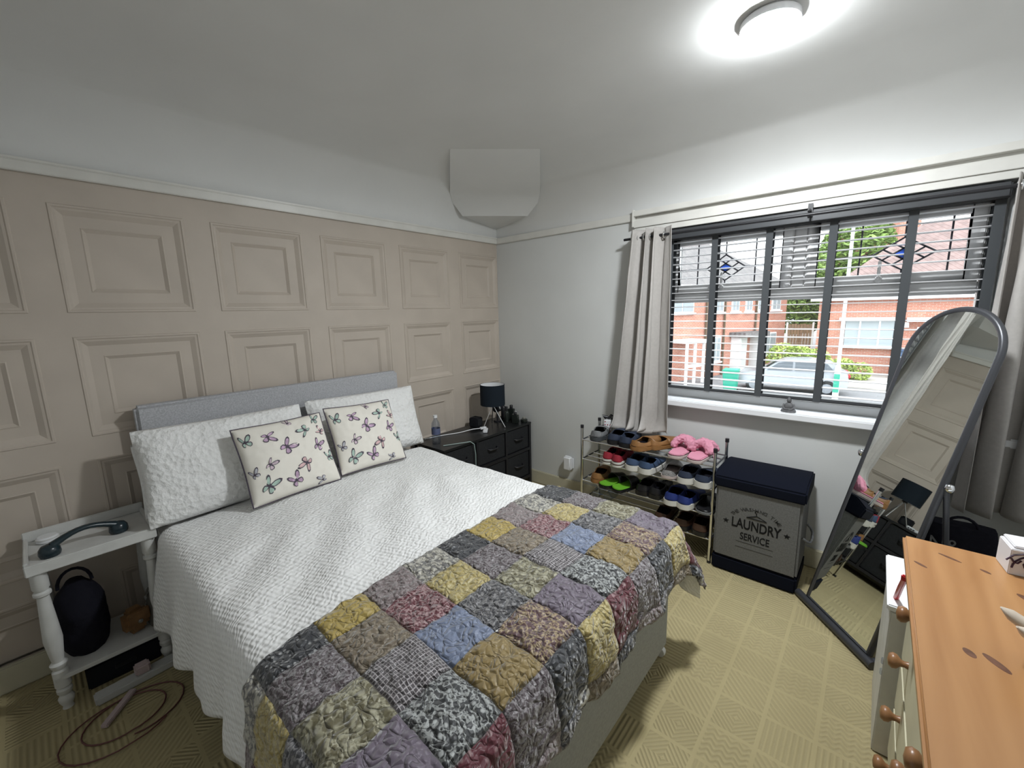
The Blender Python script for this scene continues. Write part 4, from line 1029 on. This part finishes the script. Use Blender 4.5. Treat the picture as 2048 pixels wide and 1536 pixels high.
m = MB(); m.prism(ins, -.004, .004, fn=lambda x, y, z: mp(x, y, z)); g = m.build('backing', 'dark_metal', mr, world=True)
m = MB(); m.v = [mp(a, u, -.0055) for a, u in ins]; m.f = [tuple(range(len(ins)))]; m.m = [0]; m.build('glass', 'mirror', mr, world=True)
# stand: foot bars, two uprights pivoting at mid height
piv = [mp(-HWm - .012, .775, .0), mp(HWm + .012, .775, .0)]
nh = Vector((Nv.x, Nv.y, 0)).normalized()
for sgn, p in zip((-1, 1), piv):
    a_ = sgn * (HWm + .014)
    foot = MM + bdir * a_ + nh * .30; foot.z = .018
    m = MB(); m.tube([p, (foot.x, foot.y, .02)], .010, 10); m.build('rear_leg', 'dark_metal', mr, smooth=50, world=True)
    ff = MM + bdir * a_ - nh * .015; ff.z = .02
    m = MB(); m.tube([(ff.x, ff.y, .02), (foot.x, foot.y, .02)], .013, 10); m.build('side_foot', 'dark_metal', mr, smooth=50, world=True)
    q = Vector(p) + bdir * sgn * .012
    m = MB(); m.lathe([(0, -.018), (.012, -.014), (.016, 0), (.012, .014), (0, .018)], 16); m.v = [(q.x + v[0], q.y + v[1], q.z + v[2]) for v in m.v]; m.build('knob', 'chrome', mr, smooth=60, world=True)
f0 = MM - bdir * .245 - nh * .015; f1 = MM + bdir * .225 - nh * .015
m = MB(); m.tube([(f0.x, f0.y, .020), (f1.x, f1.y, .020)], .0185, 14); fb = m.build('front_foot', 'dark_metal', mr, smooth=50, world=True)

# ================================================================== CHEST OF DRAWERS
ch = thing('chest_of_drawers', 'cream chest of drawers with knotty pine top', 'chest of drawers', (2.96, -1.6, 0))
CX0, CX1, CY0, CY1, CH = 2.735, 3.222, -2.12, -1.15, .80
m = MB(); m.bx((2.702, CY0 - .03, CH - .024), (CX1 + .004, CY1 + .022, CH)); tp = m.build('pine_top', 'pine', ch, bevel=.007, seg=3, world=True)
def knot(x, y, rx, ry, an):
    m = MB(); pts = [(x + rx * cos(2 * pi * k / 16) * cos(an) - ry * sin(2 * pi * k / 16) * sin(an), y + rx * cos(2 * pi * k / 16) * sin(an) + ry * sin(2 * pi * k / 16) * cos(an)) for k in range(16)]
    m.prism(pts, CH - .001, CH + .0003); m.build('knot', 'knot', tp, world=True)
for (x, y, a, b_, an) in ((2.732, -1.305, .017, .005, -.75), (2.795, -1.215, .026, .005, -.55), (2.858, -1.245, .012, .005, -.7), (2.92, -1.345, .030, .010, -.8), (2.786, -1.648, .014, .008, -1.1), (2.822, -1.652, .026, .008, -.9), (2.876, -1.71, .014, .008, -.5), (2.95, -1.30, .012, .006, -.6), (2.845, -1.83, .012, .006, -.8)):
    knot(x, y, a, b_, an)
m = MB(); m.bx((CX0 + .02, CY0, .06), (CX1, CY1, CH - .024)); m.build('carcass', 'chest_cream', ch, world=True)
m = MB(); m.bx((CX0 + .012, CY0 - .008, .0), (CX1, CY1 + .008, .065)); m.build('plinth', 'pine', ch, bevel=.005, world=True)
zr = [.075, .245, .415, .595, .768]
KP = [('pine_knob', )]
for k in range(4):
    z0, z1 = zr[k] + .006, zr[k + 1] - .006
    spans = [(CY0 + .018, CY1 - .018)] if k < 3 else [(CY0 + .018, (CY0 + CY1) / 2 - .008), ((CY0 + CY1) / 2 + .008, CY1 - .018)]
    for (ya, yb) in spans:
        m = MB(); m.bx((CX0, ya, z0), (CX0 + .025, yb, z1)); d = m.build('drawer', 'chest_cream', ch, bevel=.005, world=True)
        ky = ([-1.345, -1.72] if len(spans) == 1 else [(ya + yb) / 2])
        for y in ky:
            m = MB(); m.lathe([(.010, 0), (.008, -.008), (.010, -.016), (.019, -.024), (.021, -.033), (.016, -.041), (.0, -.044)], 18, (CX0, y, (z0 + z1) / 2 + .01), 0, 'x'); m.build('knob', 'pine_knob', d, smooth=60, world=True)
# white cabinet between mirror and chest
wb = thing('white_box_unit', 'low white box unit standing between the mirror and the chest', 'box', (2.95, -.82, 0))
m = MB(); m.bx((2.700, -1.120, .0), (3.22, -.765, .53)); m.build('box_body', 'ns_paint', wb, bevel=.004, world=True)
m = MB(); m.bx((2.690, -1.122, .53), (3.222, -.758, .551)); m.build('box_top', 'white_gloss', wb, bevel=.004, world=True)
for z in (.30, .34): 
    m = MB(); m.box((2.699, -1.11, z), (.008, .012, .02)); m.build('clip', 'clear_plastic', wb, bevel=.002, world=True)
# red handled item on the box
t = thing('red_ruler', 'narrow red plastic strip standing against the front drawer of the chest', 'strip', (2.712, -1.18, .553), 0)
MT['redpl'] = mat('plastic_red', (.55, .02, .03), .3)
m = MB(); m.tube([(.0, .11, .0), (.0, .02, .09), (.0, -.06, .16)], .0075, 8, flat=1.0); m.build('strip_body', 'redpl', t, smooth=50)
m = MB(); m.box((0, -.064, .164), (.018, .012, .018)); m.build('strip_end', 'redpl', t, bevel=.003)
# gift bag and ornament on the chest
MT['cardwhite'] = mat('card_white', (.72, .71, .73), .5); MT['ink'] = mat('ink_plum', (.04, .015, .04), .5)
gb = thing('scroll_box', 'white box with dark scrolled line drawing on the chest of drawers', 'box', (2.968, -1.175, CH), .12)
m = MB(); m.box((0, 0, .035), (.15, .08, .07)); m.build('box_body', 'cardwhite', gb, bevel=.002)
m = MB(); m.box((0.004, 0.004, .0735), (.145, .075, .007)); m.build('box_lid', 'cardwhite', gb, bevel=.002)
def swirl(pts): 
    m = MB(); m.tube(pts, .0022, 6); m.build('scroll_mark', 'ink', gb, smooth=60)
fy = -.0405
swirl([(-.07 + .055 * (1 - cos(t_)) , fy, .02 + .045 * sin(t_)) for t_ in [pi * k / 14 for k in range(15)]])
swirl([(-.03 + (.004 + .0028 * k) * cos(k * .55), fy, .036 + (.003 + .0018 * k) * sin(k * .55)) for k in range(18)])
swirl([(.0 + .012 * k, fy, .012 + .018 * sin(k * .9) + .003 * k) for k in range(7)])
swirl([(-.073 + .006 * k, fy, .045 - .012 * sin(k)) for k in range(4)])
orn = thing('rabbit_ornament', 'cream ceramic ornament with a pointed ear at the frame edge of the chest', 'ornament', (2.895, -1.615, CH), .2)
MT['ceramic'] = mat('ceramic_cream', (.55, .47, .38), .4, var=(30, .1))
m = MB(); m.lathe([(.030, 0), (.042, .006), (.046, .03), (.038, .06), (.026, .078), (.0, .088)], 24, (0.015, 0, 0)); m.build('ornament_body', 'ceramic', orn, smooth=60)
for s in (-1, 1):
    m = MB(); m.tube([(-.004, s * .016, .055), (-.03, s * .024, .068), (-.052, s * .028, .082), (-.066, s * .03, .092)], [.012, .019, .016, .003], 12, flat=.6); m.build('ear', 'ceramic', orn, smooth=60)
# black printed bag on the floor by the curtain
pb = thing('black_carrier_bag', 'black bag with white lettering behind the chest of drawers', 'bag', (2.935, -.275, 0), .06)
m = MB(); N_ = 24
def cb(i, j):
    a = 2 * pi * i / N_; v = j / 10; x = .14 * (abs(cos(a)) ** .4) * (1 if cos(a) > 0 else -1) * (1 - .25 * v * v); y = .085 * (abs(sin(a)) ** .4) * (1 if sin(a) > 0 else -1) * (1 - .55 * v * v)
    return (x * (1 + .05 * fbm(i * .6, j * .5)), y * (1 + .12 * fbm(i * .5 + 3, j * .4)), 0.55 * v)
b0 = m.grid(cb, N_, 11, closeu=True); m.f.append(tuple(b0 + i * 11 + 10 for i in range(N_))); m.f.append(tuple(b0 + i * 11 for i in range(N_))); m.m += [0, 0]
m.build('bag_body', 'bag', pb, smooth=70)
m = MB(); m.tube([(.05 * cos(pi * k / 10), -.02, .54 + .05 * sin(pi * k / 10)) for k in range(11)], .006, 8); m.build('strap', 'bag', pb, smooth=60)
text('N&', .085, (2.885, -.352, .47), 's_grey', pb, xs=.8)
# buddha on the sill
bu = thing('buddha_figure', 'small dark stone seated buddha figure on the window sill', 'figurine', (2.243, -.022, .903))
MT['stone'] = mat('stone_dark', (.10, .10, .105), .6, var=(60, .3))
m = MB(); m.lathe([(.034, 0), (.036, .004), (.034, .012), (.026, .020)], 20, sx=1.05, sy=.72); m.build('crossed_legs', 'stone', bu, smooth=50)
m = MB(); m.lathe([(.022, .014), (.025, .028), (.023, .042), (.012, .052), (.007, .055)], 20, sx=1.0, sy=.7); m.build('torso', 'stone', bu, smooth=50)
m = MB(); m.lathe([(0, .052), (.009, .056), (.0125, .066), (.010, .076), (.006, .080), (.006, .083), (0, .087)], 16); m.build('head', 'stone', bu, smooth=50)
for s in (-1, 1):
    m = MB(); m.tube([(s * .021, 0, .044), (s * .028, -.006, .030), (s * .016, -.018, .018), (0, -.02, .018)], .006, 8); m.build('arm', 'stone', bu, smooth=50)

# ================================================================== OUTSIDE
GZ = -2.1
def brickmat(name, c1, c2, mortar, rot=(pi / 2, 0, 0), scale=1.0):
    m_, nt, b = nmat(name)
    v = coords(nt, (1, 1, 1), rot); br = nd(nt, 'ShaderNodeTexBrick'); br.inputs['Scale'].default_value = 1.0 / scale
    br.inputs['Color1'].default_value = c4(c1); br.inputs['Color2'].default_value = c4(c2); br.inputs['Mortar'].default_value = c4(mortar)
    br.inputs['Brick Width'].default_value = .225; br.inputs['Row Height'].default_value = .075; br.inputs['Mortar Size'].default_value = .008
    nt.links.new(v, br.inputs['Vector']); nt.links.new(br.outputs[0], b.inputs['Base Color']); b.inputs['Roughness'].default_value = .9
    return m_
MT['brick'] = brickmat('brick_red', (.47, .19, .125), (.40, .14, .09), (.45, .37, .32))
def tilemat(name, c1, c2):
    m_, nt, b = nmat(name)
    v = coords(nt, (1, 1, 1)); sp = nd(nt, 'ShaderNodeSeparateXYZ'); nt.links.new(v, sp.inputs[0])
    rz_ = mathn(nt, 'FRACT', mathn(nt, 'DIVIDE', sp.outputs[2], .17)); cx_ = mathn(nt, 'FRACT', mathn(nt, 'DIVIDE', mathn(nt, 'ADD', sp.outputs[0], sp.outputs[1]), .25))
    n = nd(nt, 'ShaderNodeTexNoise'); n.inputs['Scale'].default_value = 3; nt.links.new(v, n.inputs['Vector'])
    nt.links.new(ramp(nt, n.outputs[0], [(.35, c1), (.65, c2)]), b.inputs['Base Color'])
    h = mathn(nt, 'ADD', mathn(nt, 'MULTIPLY', rz_, -1.0), mathn(nt, 'MULTIPLY', mathn(nt, 'SINE', mathn(nt, 'MULTIPLY', cx_, 2 * pi)), .5))
    bumpn(nt, b, h, .9, .05); b.inputs['Roughness'].default_value = .8
    return m_
MT['rooft'] = tilemat('roof_tile_brown', (.17, .115, .105), (.25, .17, .155)); MT['rooft2'] = tilemat('roof_tile_grey', (.125, .115, .115), (.175, .16, .155))
MT['asphalt'] = mat('asphalt', (.20, .20, .205), .9, var=(.6, .1)); MT['paving'] = mat('paving_pale', (.42, .39, .36), .9, var=(1.5, .12))
MT['grass'] = mat('grass_green', (.16, .24, .05), .95, var=(6, .35)); MT['outwhite'] = mat('exterior_white', (.78, .78, .78), .5); MT['outglass'] = mat('exterior_pane', (.30, .34, .36), .08); MT['fencew'] = mat('fence_brown', (.26, .17, .11), .9, var=(8, .2))
MT['leaf'] = mat('leaf_green', (.22, .33, .085), .7, var=(2, .35)); MT['leaf2'] = mat('leaf_yellow_green', (.38, .48, .12), .7, var=(2, .3)); MT['bark'] = mat('bark', (.12, .09, .06), .95)
MT['carpaint'] = mat('car_silver', (.30, .32, .345), .25, .4); MT['carglass'] = mat('car_glass', (.06, .075, .09), .06); MT['tyre'] = mat('tyre', (.02, .02, .02), .8); MT['carred'] = mat('car_tail_lamp', (.4, .02, .02), .2)
MT['bin_g'] = mat('bin_green', (.02, .30, .20), .5); MT['bin_b'] = mat('bin_blue', (.05, .09, .17), .5); MT['postpaint'] = mat('lamp_post_pale', (.62, .70, .76), .4)
m = MB(); m.bx((-90, .6, GZ - .2), (90, 160, GZ)); struct(m.build('ground', 'asphalt'), 'pale asphalt road and forecourt outside the window')
m = MB(); m.bx((.6, 20.3, GZ), (12, 24.9, GZ + .06)); struct(m.build('pavement', 'paving'), 'pale paved drive in front of the bungalow')
m = MB(); m.bx((-1.6, 20.6, GZ), (.6, 34, GZ + .09)); struct(m.build('lawn', 'grass'), 'strip of grass beside the hedge')
def box_part(name, mat_, parent, a, b_, bevel=0): 
    m = MB(); m.bx(a, b_); return m.build(name, mat_, parent, bevel=bevel, world=True)
# brick house straight across
h1 = thing('brick_house', 'red brick house with brown tiled hip roof straight across the road', 'house', (5, 28, GZ))
box_part('wall', 'brick', h1, (.13, 25, GZ), (11, 33, 1.78))
m = MB(); e = .35; x0, x1, y0, y1, z0, zr_ = .13 - e, 11 + e, 25 - e, 33 + e, 1.78, 5.6
rp0, rp1 = (3.9, 29, zr_), (7.5, 29, zr_)
P = [(x0, y0, z0), (x1, y0, z0), (x1, y1, z0), (x0, y1, z0), rp0, rp1]
m.v = P; m.f = [(0, 1, 5, 4), (1, 2, 5), (2, 3, 4, 5), (3, 0, 4), (0, 3, 2, 1)]; m.m = [0] * 5
rf = m.build('roof', 'rooft', h1, world=True)
box_part('gutter', 'outwhite', rf, (x0, y0 - .06, z0 - .1), (x1, y0 + .04, z0 + .04))
def win(parent, a, b_, bars, y, depth=.08, frame='outwhite', fw=.07):
    x0, z0 = a; x1, z1 = b_
    m = MB(); m.bx((x0, y - depth, z0), (x1, y - depth + .05, z0 + fw)); m.bx((x0, y - depth, z1 - fw), (x1, y - depth + .05, z1)); m.bx((x0, y - depth, z0 + fw), (x0 + fw, y - depth + .05, z1 - fw)); m.bx((x1 - fw, y - depth, z0 + fw), (x1, y - depth + .05, z1 - fw))
    for bx_ in bars: m.bx((bx_ - fw / 2, y - depth, z0 + fw), (bx_ + fw / 2, y - depth + .05, z1 - fw))
    w = m.build('window', frame, parent, world=True)
    xs_ = [x0 + fw] + list(bars) + [x1 - fw]
    for i in range(len(xs_) - 1): box_part('pane', 'outglass', w, (xs_[i] + .02, y - depth + .02, z0 + fw), (xs_[i + 1] - .02, y - depth + .04, z1 - fw))
    return w
win(h1, (1.23, -.66), (3.31, .70), (1.9, 2.65), 24.92)
box_part('bay_panel', 'outwhite', h1, (1.15, 24.75, -.72), (3.39, 24.99, -.60)); box_part('bay_canopy', 'outwhite', h1, (1.05, 24.6, .70), (3.5, 25.0, .82))
box_part('door', 'outwhite', h1, (4.0, 24.9, GZ + .1), (5.0, 24.99, .35)); box_part('door_canopy', 'outwhite', h1, (3.6, 24.2, .62), (5.4, 25.0, .80)); win(h1, (5.3, -.6), (6.6, .6), (5.95,), 24.99)
box_part('chimney', 'brick', h1, (3.0, 31, 3.0), (3.9, 31.8, 6.6)); m = MB(); m.lathe([(.10, 0), (.08, .25)], 20, (3.62, 24.88, .33), 0); m.build('wall_lantern', 'outwhite', h1, world=True)
# terrace on the left, built in its own axes: x along the facade, y into the house
import_A = Vector((-4.9, 17.5, GZ)); ang = atan2(27 - 17.5, -1.75 + 4.9); FL = 10.0
h2 = thing('brick_terrace', 'long red brick terrace with grey hip roof on the left of the road', 'house', import_A, ang)
def lp(name, mat_, parent, a, b_): 
    m = MB(); m.bx(a, b_); return m.build(name, mat_, parent)
lp('wall', 'brick', h2, (-9, 0, 0), (FL + .3, 7, 4.7))
m = MB(); e = .3; m.v = [(-9.3, -e, 4.65), (FL + .6, -e, 4.65), (FL + .6, 7.3, 4.65), (-9.3, 7.3, 4.65), (-6, 3.5, 7.7), (FL - 3.4, 3.5, 7.7)]; m.f = [(0, 1, 5, 4), (1, 2, 5), (2, 3, 4, 5), (3, 0, 4), (0, 3, 2, 1)]; m.m = [0] * 5
rf = m.build('roof', 'rooft2', h2); lp('gutter', 'outwhite', rf, (-9.3, -e - .08, 4.55), (FL + .6, -e + .04, 4.68))
def lwin(s0, s1, z0, z1, bars=1):
    fw = .07; x0, x1 = s0 * FL, s1 * FL
    w = lp('window', 'outwhite', h2, (x0, -.06, z0 - GZ), (x1, .02, z1 - GZ)); n = bars + 1; wd = (x1 - x0 - fw * (n + 1)) / n
    for k in range(n): lp('pane', 'outglass', w, (x0 + fw + k * (wd + fw), -.075, z0 - GZ + fw), (x0 + fw + k * (wd + fw) + wd, -.06, z1 - GZ - fw))
    lp('sill', 'outwhite', w, (x0 - .08, -.14, z0 - GZ - .08), (x1 + .08, 0, z0 - GZ))
for s0, s1 in ((-.02, .155), (.33, .40), (.472, .538), (.60, .66), (.715, .765), (.86, .95), (-.3, -.12)): lwin(s0, s1, 1.25, 2.3)
for s0, s1 in ((.32, .392), (.80, .93), (-.35, -.15)): lwin(s0, s1, -1.33, -.02)
lp('porch_wall', 'outwhite', h2, (4.9, -.5, 0), (5.05, 0, 2.0)); lp('porch_wall', 'outwhite', h2, (6.7, -.5, 0), (6.85, 0, 2.0)); lp('porch_roof', 'rooft2', h2, (4.7, -.9, 2.0), (7.0, 0, 2.25)); lp('front_door', 'outwhite', h2, (5.4, -.08, 0), (6.3, -.01, 1.95))
for s in (.255, .41, .70): 
    m = MB(); m.cyl((s * FL, -.08, 0), .05, 4.6, 10); m.build('downpipe', 'bark', h2, smooth=40)
lp('porch_post', 'outwhite', h2, (.05, -.9, 0), (.15, -.8, 1.95)); lp('porch_post', 'outwhite', h2, (.65, -.9, 0), (.75, -.8, 1.95)); lp('porch_post', 'outwhite', h2, (1.3, -.9, 0), (1.4, -.8, 1.95)); lp('porch_rail', 'outwhite', h2, (.15, -.88, .8), (1.3, -.82, .95)); lp('porch_beam', 'outwhite', h2, (.0, -.95, 1.95), (1.5, 0, 2.1))
# brick house further back
h3 = thing('brick_gable_house', 'red brick gable end seen behind the tiled roof', 'house', (2, 42, GZ))
m = MB(); m.prism([(-.6, GZ), (4.5, GZ), (4.5, 6.2), (1.95, 9.0), (-.6, 6.2)], 40, 48, fn=lambda x, y, z: (x, z, y)); m.build('wall', 'brick', h3, world=True)
m = MB(); m.v = [(-1, 39.7, 5.8), (1.95, 39.7, 9.1), (1.95, 48, 9.1), (-1, 48, 5.8), (4.9, 39.7, 5.8), (4.9, 48, 5.8)]; m.f = [(0, 1, 2, 3), (1, 4, 5, 2)]; m.m = [0, 0]; m.build('roof', 'rooft', h3, world=True, mods=[('SOLIDIFY', dict(thickness=.15, offset=1))])
# fence panels
fe = thing('garden_fence', 'brown boarded fence between the hedge and the brick house', 'fence', (-.4, 27.5, GZ))
for k in range(8): box_part('board', 'fencew', fe, (-1.5 + k * .15, 27.4, GZ), (-1.5 + k * .15 + .135, 27.43, .38 + .02 * (k % 3)))
for x in (-1.60, -.31): box_part('post', 'outwhite', fe, (x, 27.3, GZ), (x + .09, 27.4, .5))
# foliage
def foliage(name, label, cat, loc, blobs, n, size, leafm, trunk=None, seed=1, group=None):
    rnd = random.Random(seed); t = thing(name, label, cat, loc, 0, group); m = MB()
    tot = sum(b[3] * b[4] * b[5] for b in blobs)
    for (bx_, by_, bz_, rx, ry, rz_) in blobs:
        for _ in range(int(n * rx * ry * rz_ / tot) + 1):
            while True:
                d = Vector((rnd.uniform(-1, 1), rnd.uniform(-1, 1), rnd.uniform(-1, 1)))
                if .05 < d.length <= 1: break
            d = d.normalized() * (d.length ** .35); p = Vector((bx_ + d.x * rx, by_ + d.y * ry, max(.03, bz_ + d.z * rz_)))
            u = Vector((rnd.uniform(-1, 1), rnd.uniform(-1, 1), rnd.uniform(-.6, .6))).normalized(); w = u.cross(Vector((rnd.uniform(-1, 1), rnd.uniform(-1, 1), 1))).normalized(); s = size * rnd.uniform(.6, 1.2)
            m.quad([p - u * s, p - w * s * .5, p + u * s, p + w * s * .5])
    o = m.build('foliage', leafm, t); o['kind'] = 'stuff'
    if trunk:
        m = MB(); m.tube([(0, 0, 0), (.05, 0, trunk * .5), (0, .05, trunk)], [.18, .13, .06], 10); m.build('trunk', 'bark', t, smooth=50)
    else:
        m = MB()
        for k in range(5): m.tube([(bl[0], bl[1], 0) if False else (blobs[k % len(blobs)][0] + .1 * k - .2, blobs[k % len(blobs)][1], 0), (blobs[k % len(blobs)][0] + .15 * k - .3, blobs[k % len(blobs)][1], blobs[k % len(blobs)][2])], .03, 6)
        m.build('stems', 'bark', t)
foliage('garden_tree', 'leafy green tree between the two brick houses', 'tree', (-1.35, 31, GZ), [(0, 0, 4.2, 1.2, 1.4, 1.6), (-.5, 0, 2.9, 1.0, 1, 1.2), (.3, .3, 5.6, .95, 1.3, 1.4), (.4, 0, 3.0, .8, 1, 1.2)], 7000, .20, 'leaf', 5.5, 3)
foliage('garden_tree', 'tall dark tree above the brick houses', 'tree', (.9, 37.5, GZ), [(0, 0, 7.5, 2.2, 2, 2.2), (.5, 0, 9.0, 1.4, 1.3, 1.5), (-1.2, 0, 6.0, 1.6, 1.4, 1.8)], 4500, .26, 'leaf', 7, 5)
foliage('hedge', 'yellow green hedge behind the parked car', 'hedge', (-.35, 22.4, GZ), [(-.6, 0, .9, .75, .5, .85), (.1, 0, .8, .75, .5, .8), (.8, 0, .75, .65, .5, .75)], 4200, .09, 'leaf2', None, 8)
foliage('garden_bush', 'low yellow green bush by the drive of the brick house', 'bush', (1.75, 22.8, GZ), [(-.3, 0, .5, .55, .45, .55), (.35, 0, .42, .5, .4, .45)], 2200, .08, 'leaf2', None, 9)
# parked car
car = thing('parked_car', 'silver hatchback car parked on the road outside', 'car', (-.05, 18.3, GZ), .10)
body = [(-1.95, .35), (-1.98, .62), (-1.85, .80), (-1.0, .92), (-.55, 1.28), (-.2, 1.42), (.7, 1.45), (1.35, 1.34), (1.75, .98), (1.93, .90), (1.97, .5), (1.90, .32)]
m = MB(); NW = 7
def carp(i, j):
    x, z = body[i % len(body)]; w = -1 + 2 * j / (NW - 1); hw = .84 - (.20 * max(0, (z - .92)) / .5)
    return (x * (1 - .03 * w * w), hw * w, z - (.03 * w * w if z > 1.2 else 0))
b0 = m.grid(carp, len(body), NW, closeu=True)
for j in (0, NW - 1): m.f.append(tuple(b0 + i * NW + j for i in range(len(body)))); m.m.append(0)
m.build('car_body', 'carpaint', car, smooth=35)
for sgn in (-1, 1):
    for poly in ([(-.82, .96), (-.42, 1.27), (.0, 1.36), (.08, 1.36), (.08, .98)], [(.16, .98), (.16, 1.36), (.75, 1.37), (1.22, 1.28), (1.45, 1.02)]):
        m = MB(); m.prism(poly, .70, .86, fn=lambda x, y, z, s=sgn: (x, s * (z - (y - .92) * .30 if z > .8 else z - .05), y)); m.build('side_window', 'carglass', car)
    for x in (-1.25, 1.25):
        m = MB(); m.lathe([(.20, -.10), (.31, -.09), (.32, 0), (.31, .09), (.20, .10)], 24, (x, sgn * .74, .32), 0, 'y'); w = m.build('wheel', 'tyre', car, smooth=40)
        m = MB(); m.lathe([(.0, -.105), (.19, -.10), (.19, .10), (0, .105)], 16, (x, sgn * .745, .32), 0, 'y'); m.build('hub_cap', 'carpaint', w, smooth=40)
    m = MB(); m.box((1.90, sgn * .66, .84), (.12, .26, .16)); m.build('tail_lamp', 'carred', car, bevel=.03)
    m = MB(); m.box((-1.90, sgn * .62, .72), (.14, .30, .12)); m.build('head_lamp', 'outwhite', car, bevel=.03)
m = MB(); m.v = [(-.98, -.62, .955), (-.98, .62, .955), (-.50, .56, 1.335), (-.50, -.56, 1.335)]; m.f = [(0, 1, 2, 3)]; m.m = [0]; m.v = [(x - .03, y, z + .02) for x, y, z in m.v]; m.build('windscreen', 'carglass', car, mods=[('SOLIDIFY', dict(thickness=.02))])
# bins and lamp post
def wbin(label, loc, rz, matn, h=1.02):
    t = thing('wheelie_bin', label, 'bin', loc, rz, 'wheelie bins')
    m = MB(); bt, tp_ = (.23, .24), (.29, .34); m.v = [(-bt[0], -bt[1], .06), (bt[0], -bt[1], .06), (bt[0], bt[1], .06), (-bt[0], bt[1], .06), (-tp_[0], -tp_[1], h - .1), (tp_[0], -tp_[1], h - .1), (tp_[0], tp_[1], h - .1), (-tp_[0], tp_[1], h - .1)]
    m.f = [(3, 2, 1, 0), (4, 5, 6, 7), (0, 1, 5, 4), (1, 2, 6, 5), (2, 3, 7, 6), (3, 0, 4, 7)]; m.m = [0] * 6; m.build('bin_body', matn, t, bevel=.02)
    m = MB(); m.box((0, -.01, h - .06), (.62, .74, .08)); m.build('bin_lid', matn, t, bevel=.03)
    for s in (-1, 1): 
        m = MB(); m.lathe([(.05, -.02), (.1, -.02), (.1, .02), (.05, .02)], 16, (s * .25, .24, .10), 0, 'x'); m.build('wheel', 'tyre', t, smooth=40)
wbin('green wheelie bin in front of the brick terrace', (-1.95, 16.6, GZ), .1, 'bin_g'); wbin('dark blue wheelie bin against the brick house wall', (3.55, 24.2, GZ + .06), 0, 'bin_b', 1.4)
lpst = thing('lamp_post', 'pale street lamp post beyond the window', 'lamp post', (1.59, 17.2, GZ))
m = MB(); m.lathe([(.10, 0), (.10, 1.2), (.085, 1.25), (.06, 1.35), (.05, 6.8)], 16); m.build('post', 'postpaint', lpst, smooth=40)
m = MB(); m.tube([(0, 0, 6.8), (.1, -.2, 7.1), (.3, -.7, 7.25)], .035, 10); m.box((.38, -.95, 7.25), (.18, .5, .09), 0, .35); m.build('lantern', 'postpaint', lpst, smooth=40)
m = MB(); m.bx((1.50, 17.06, GZ + .3), (1.68, 17.1, GZ + 1.0)); m.build('access_door', 'bin_g', lpst, world=True)
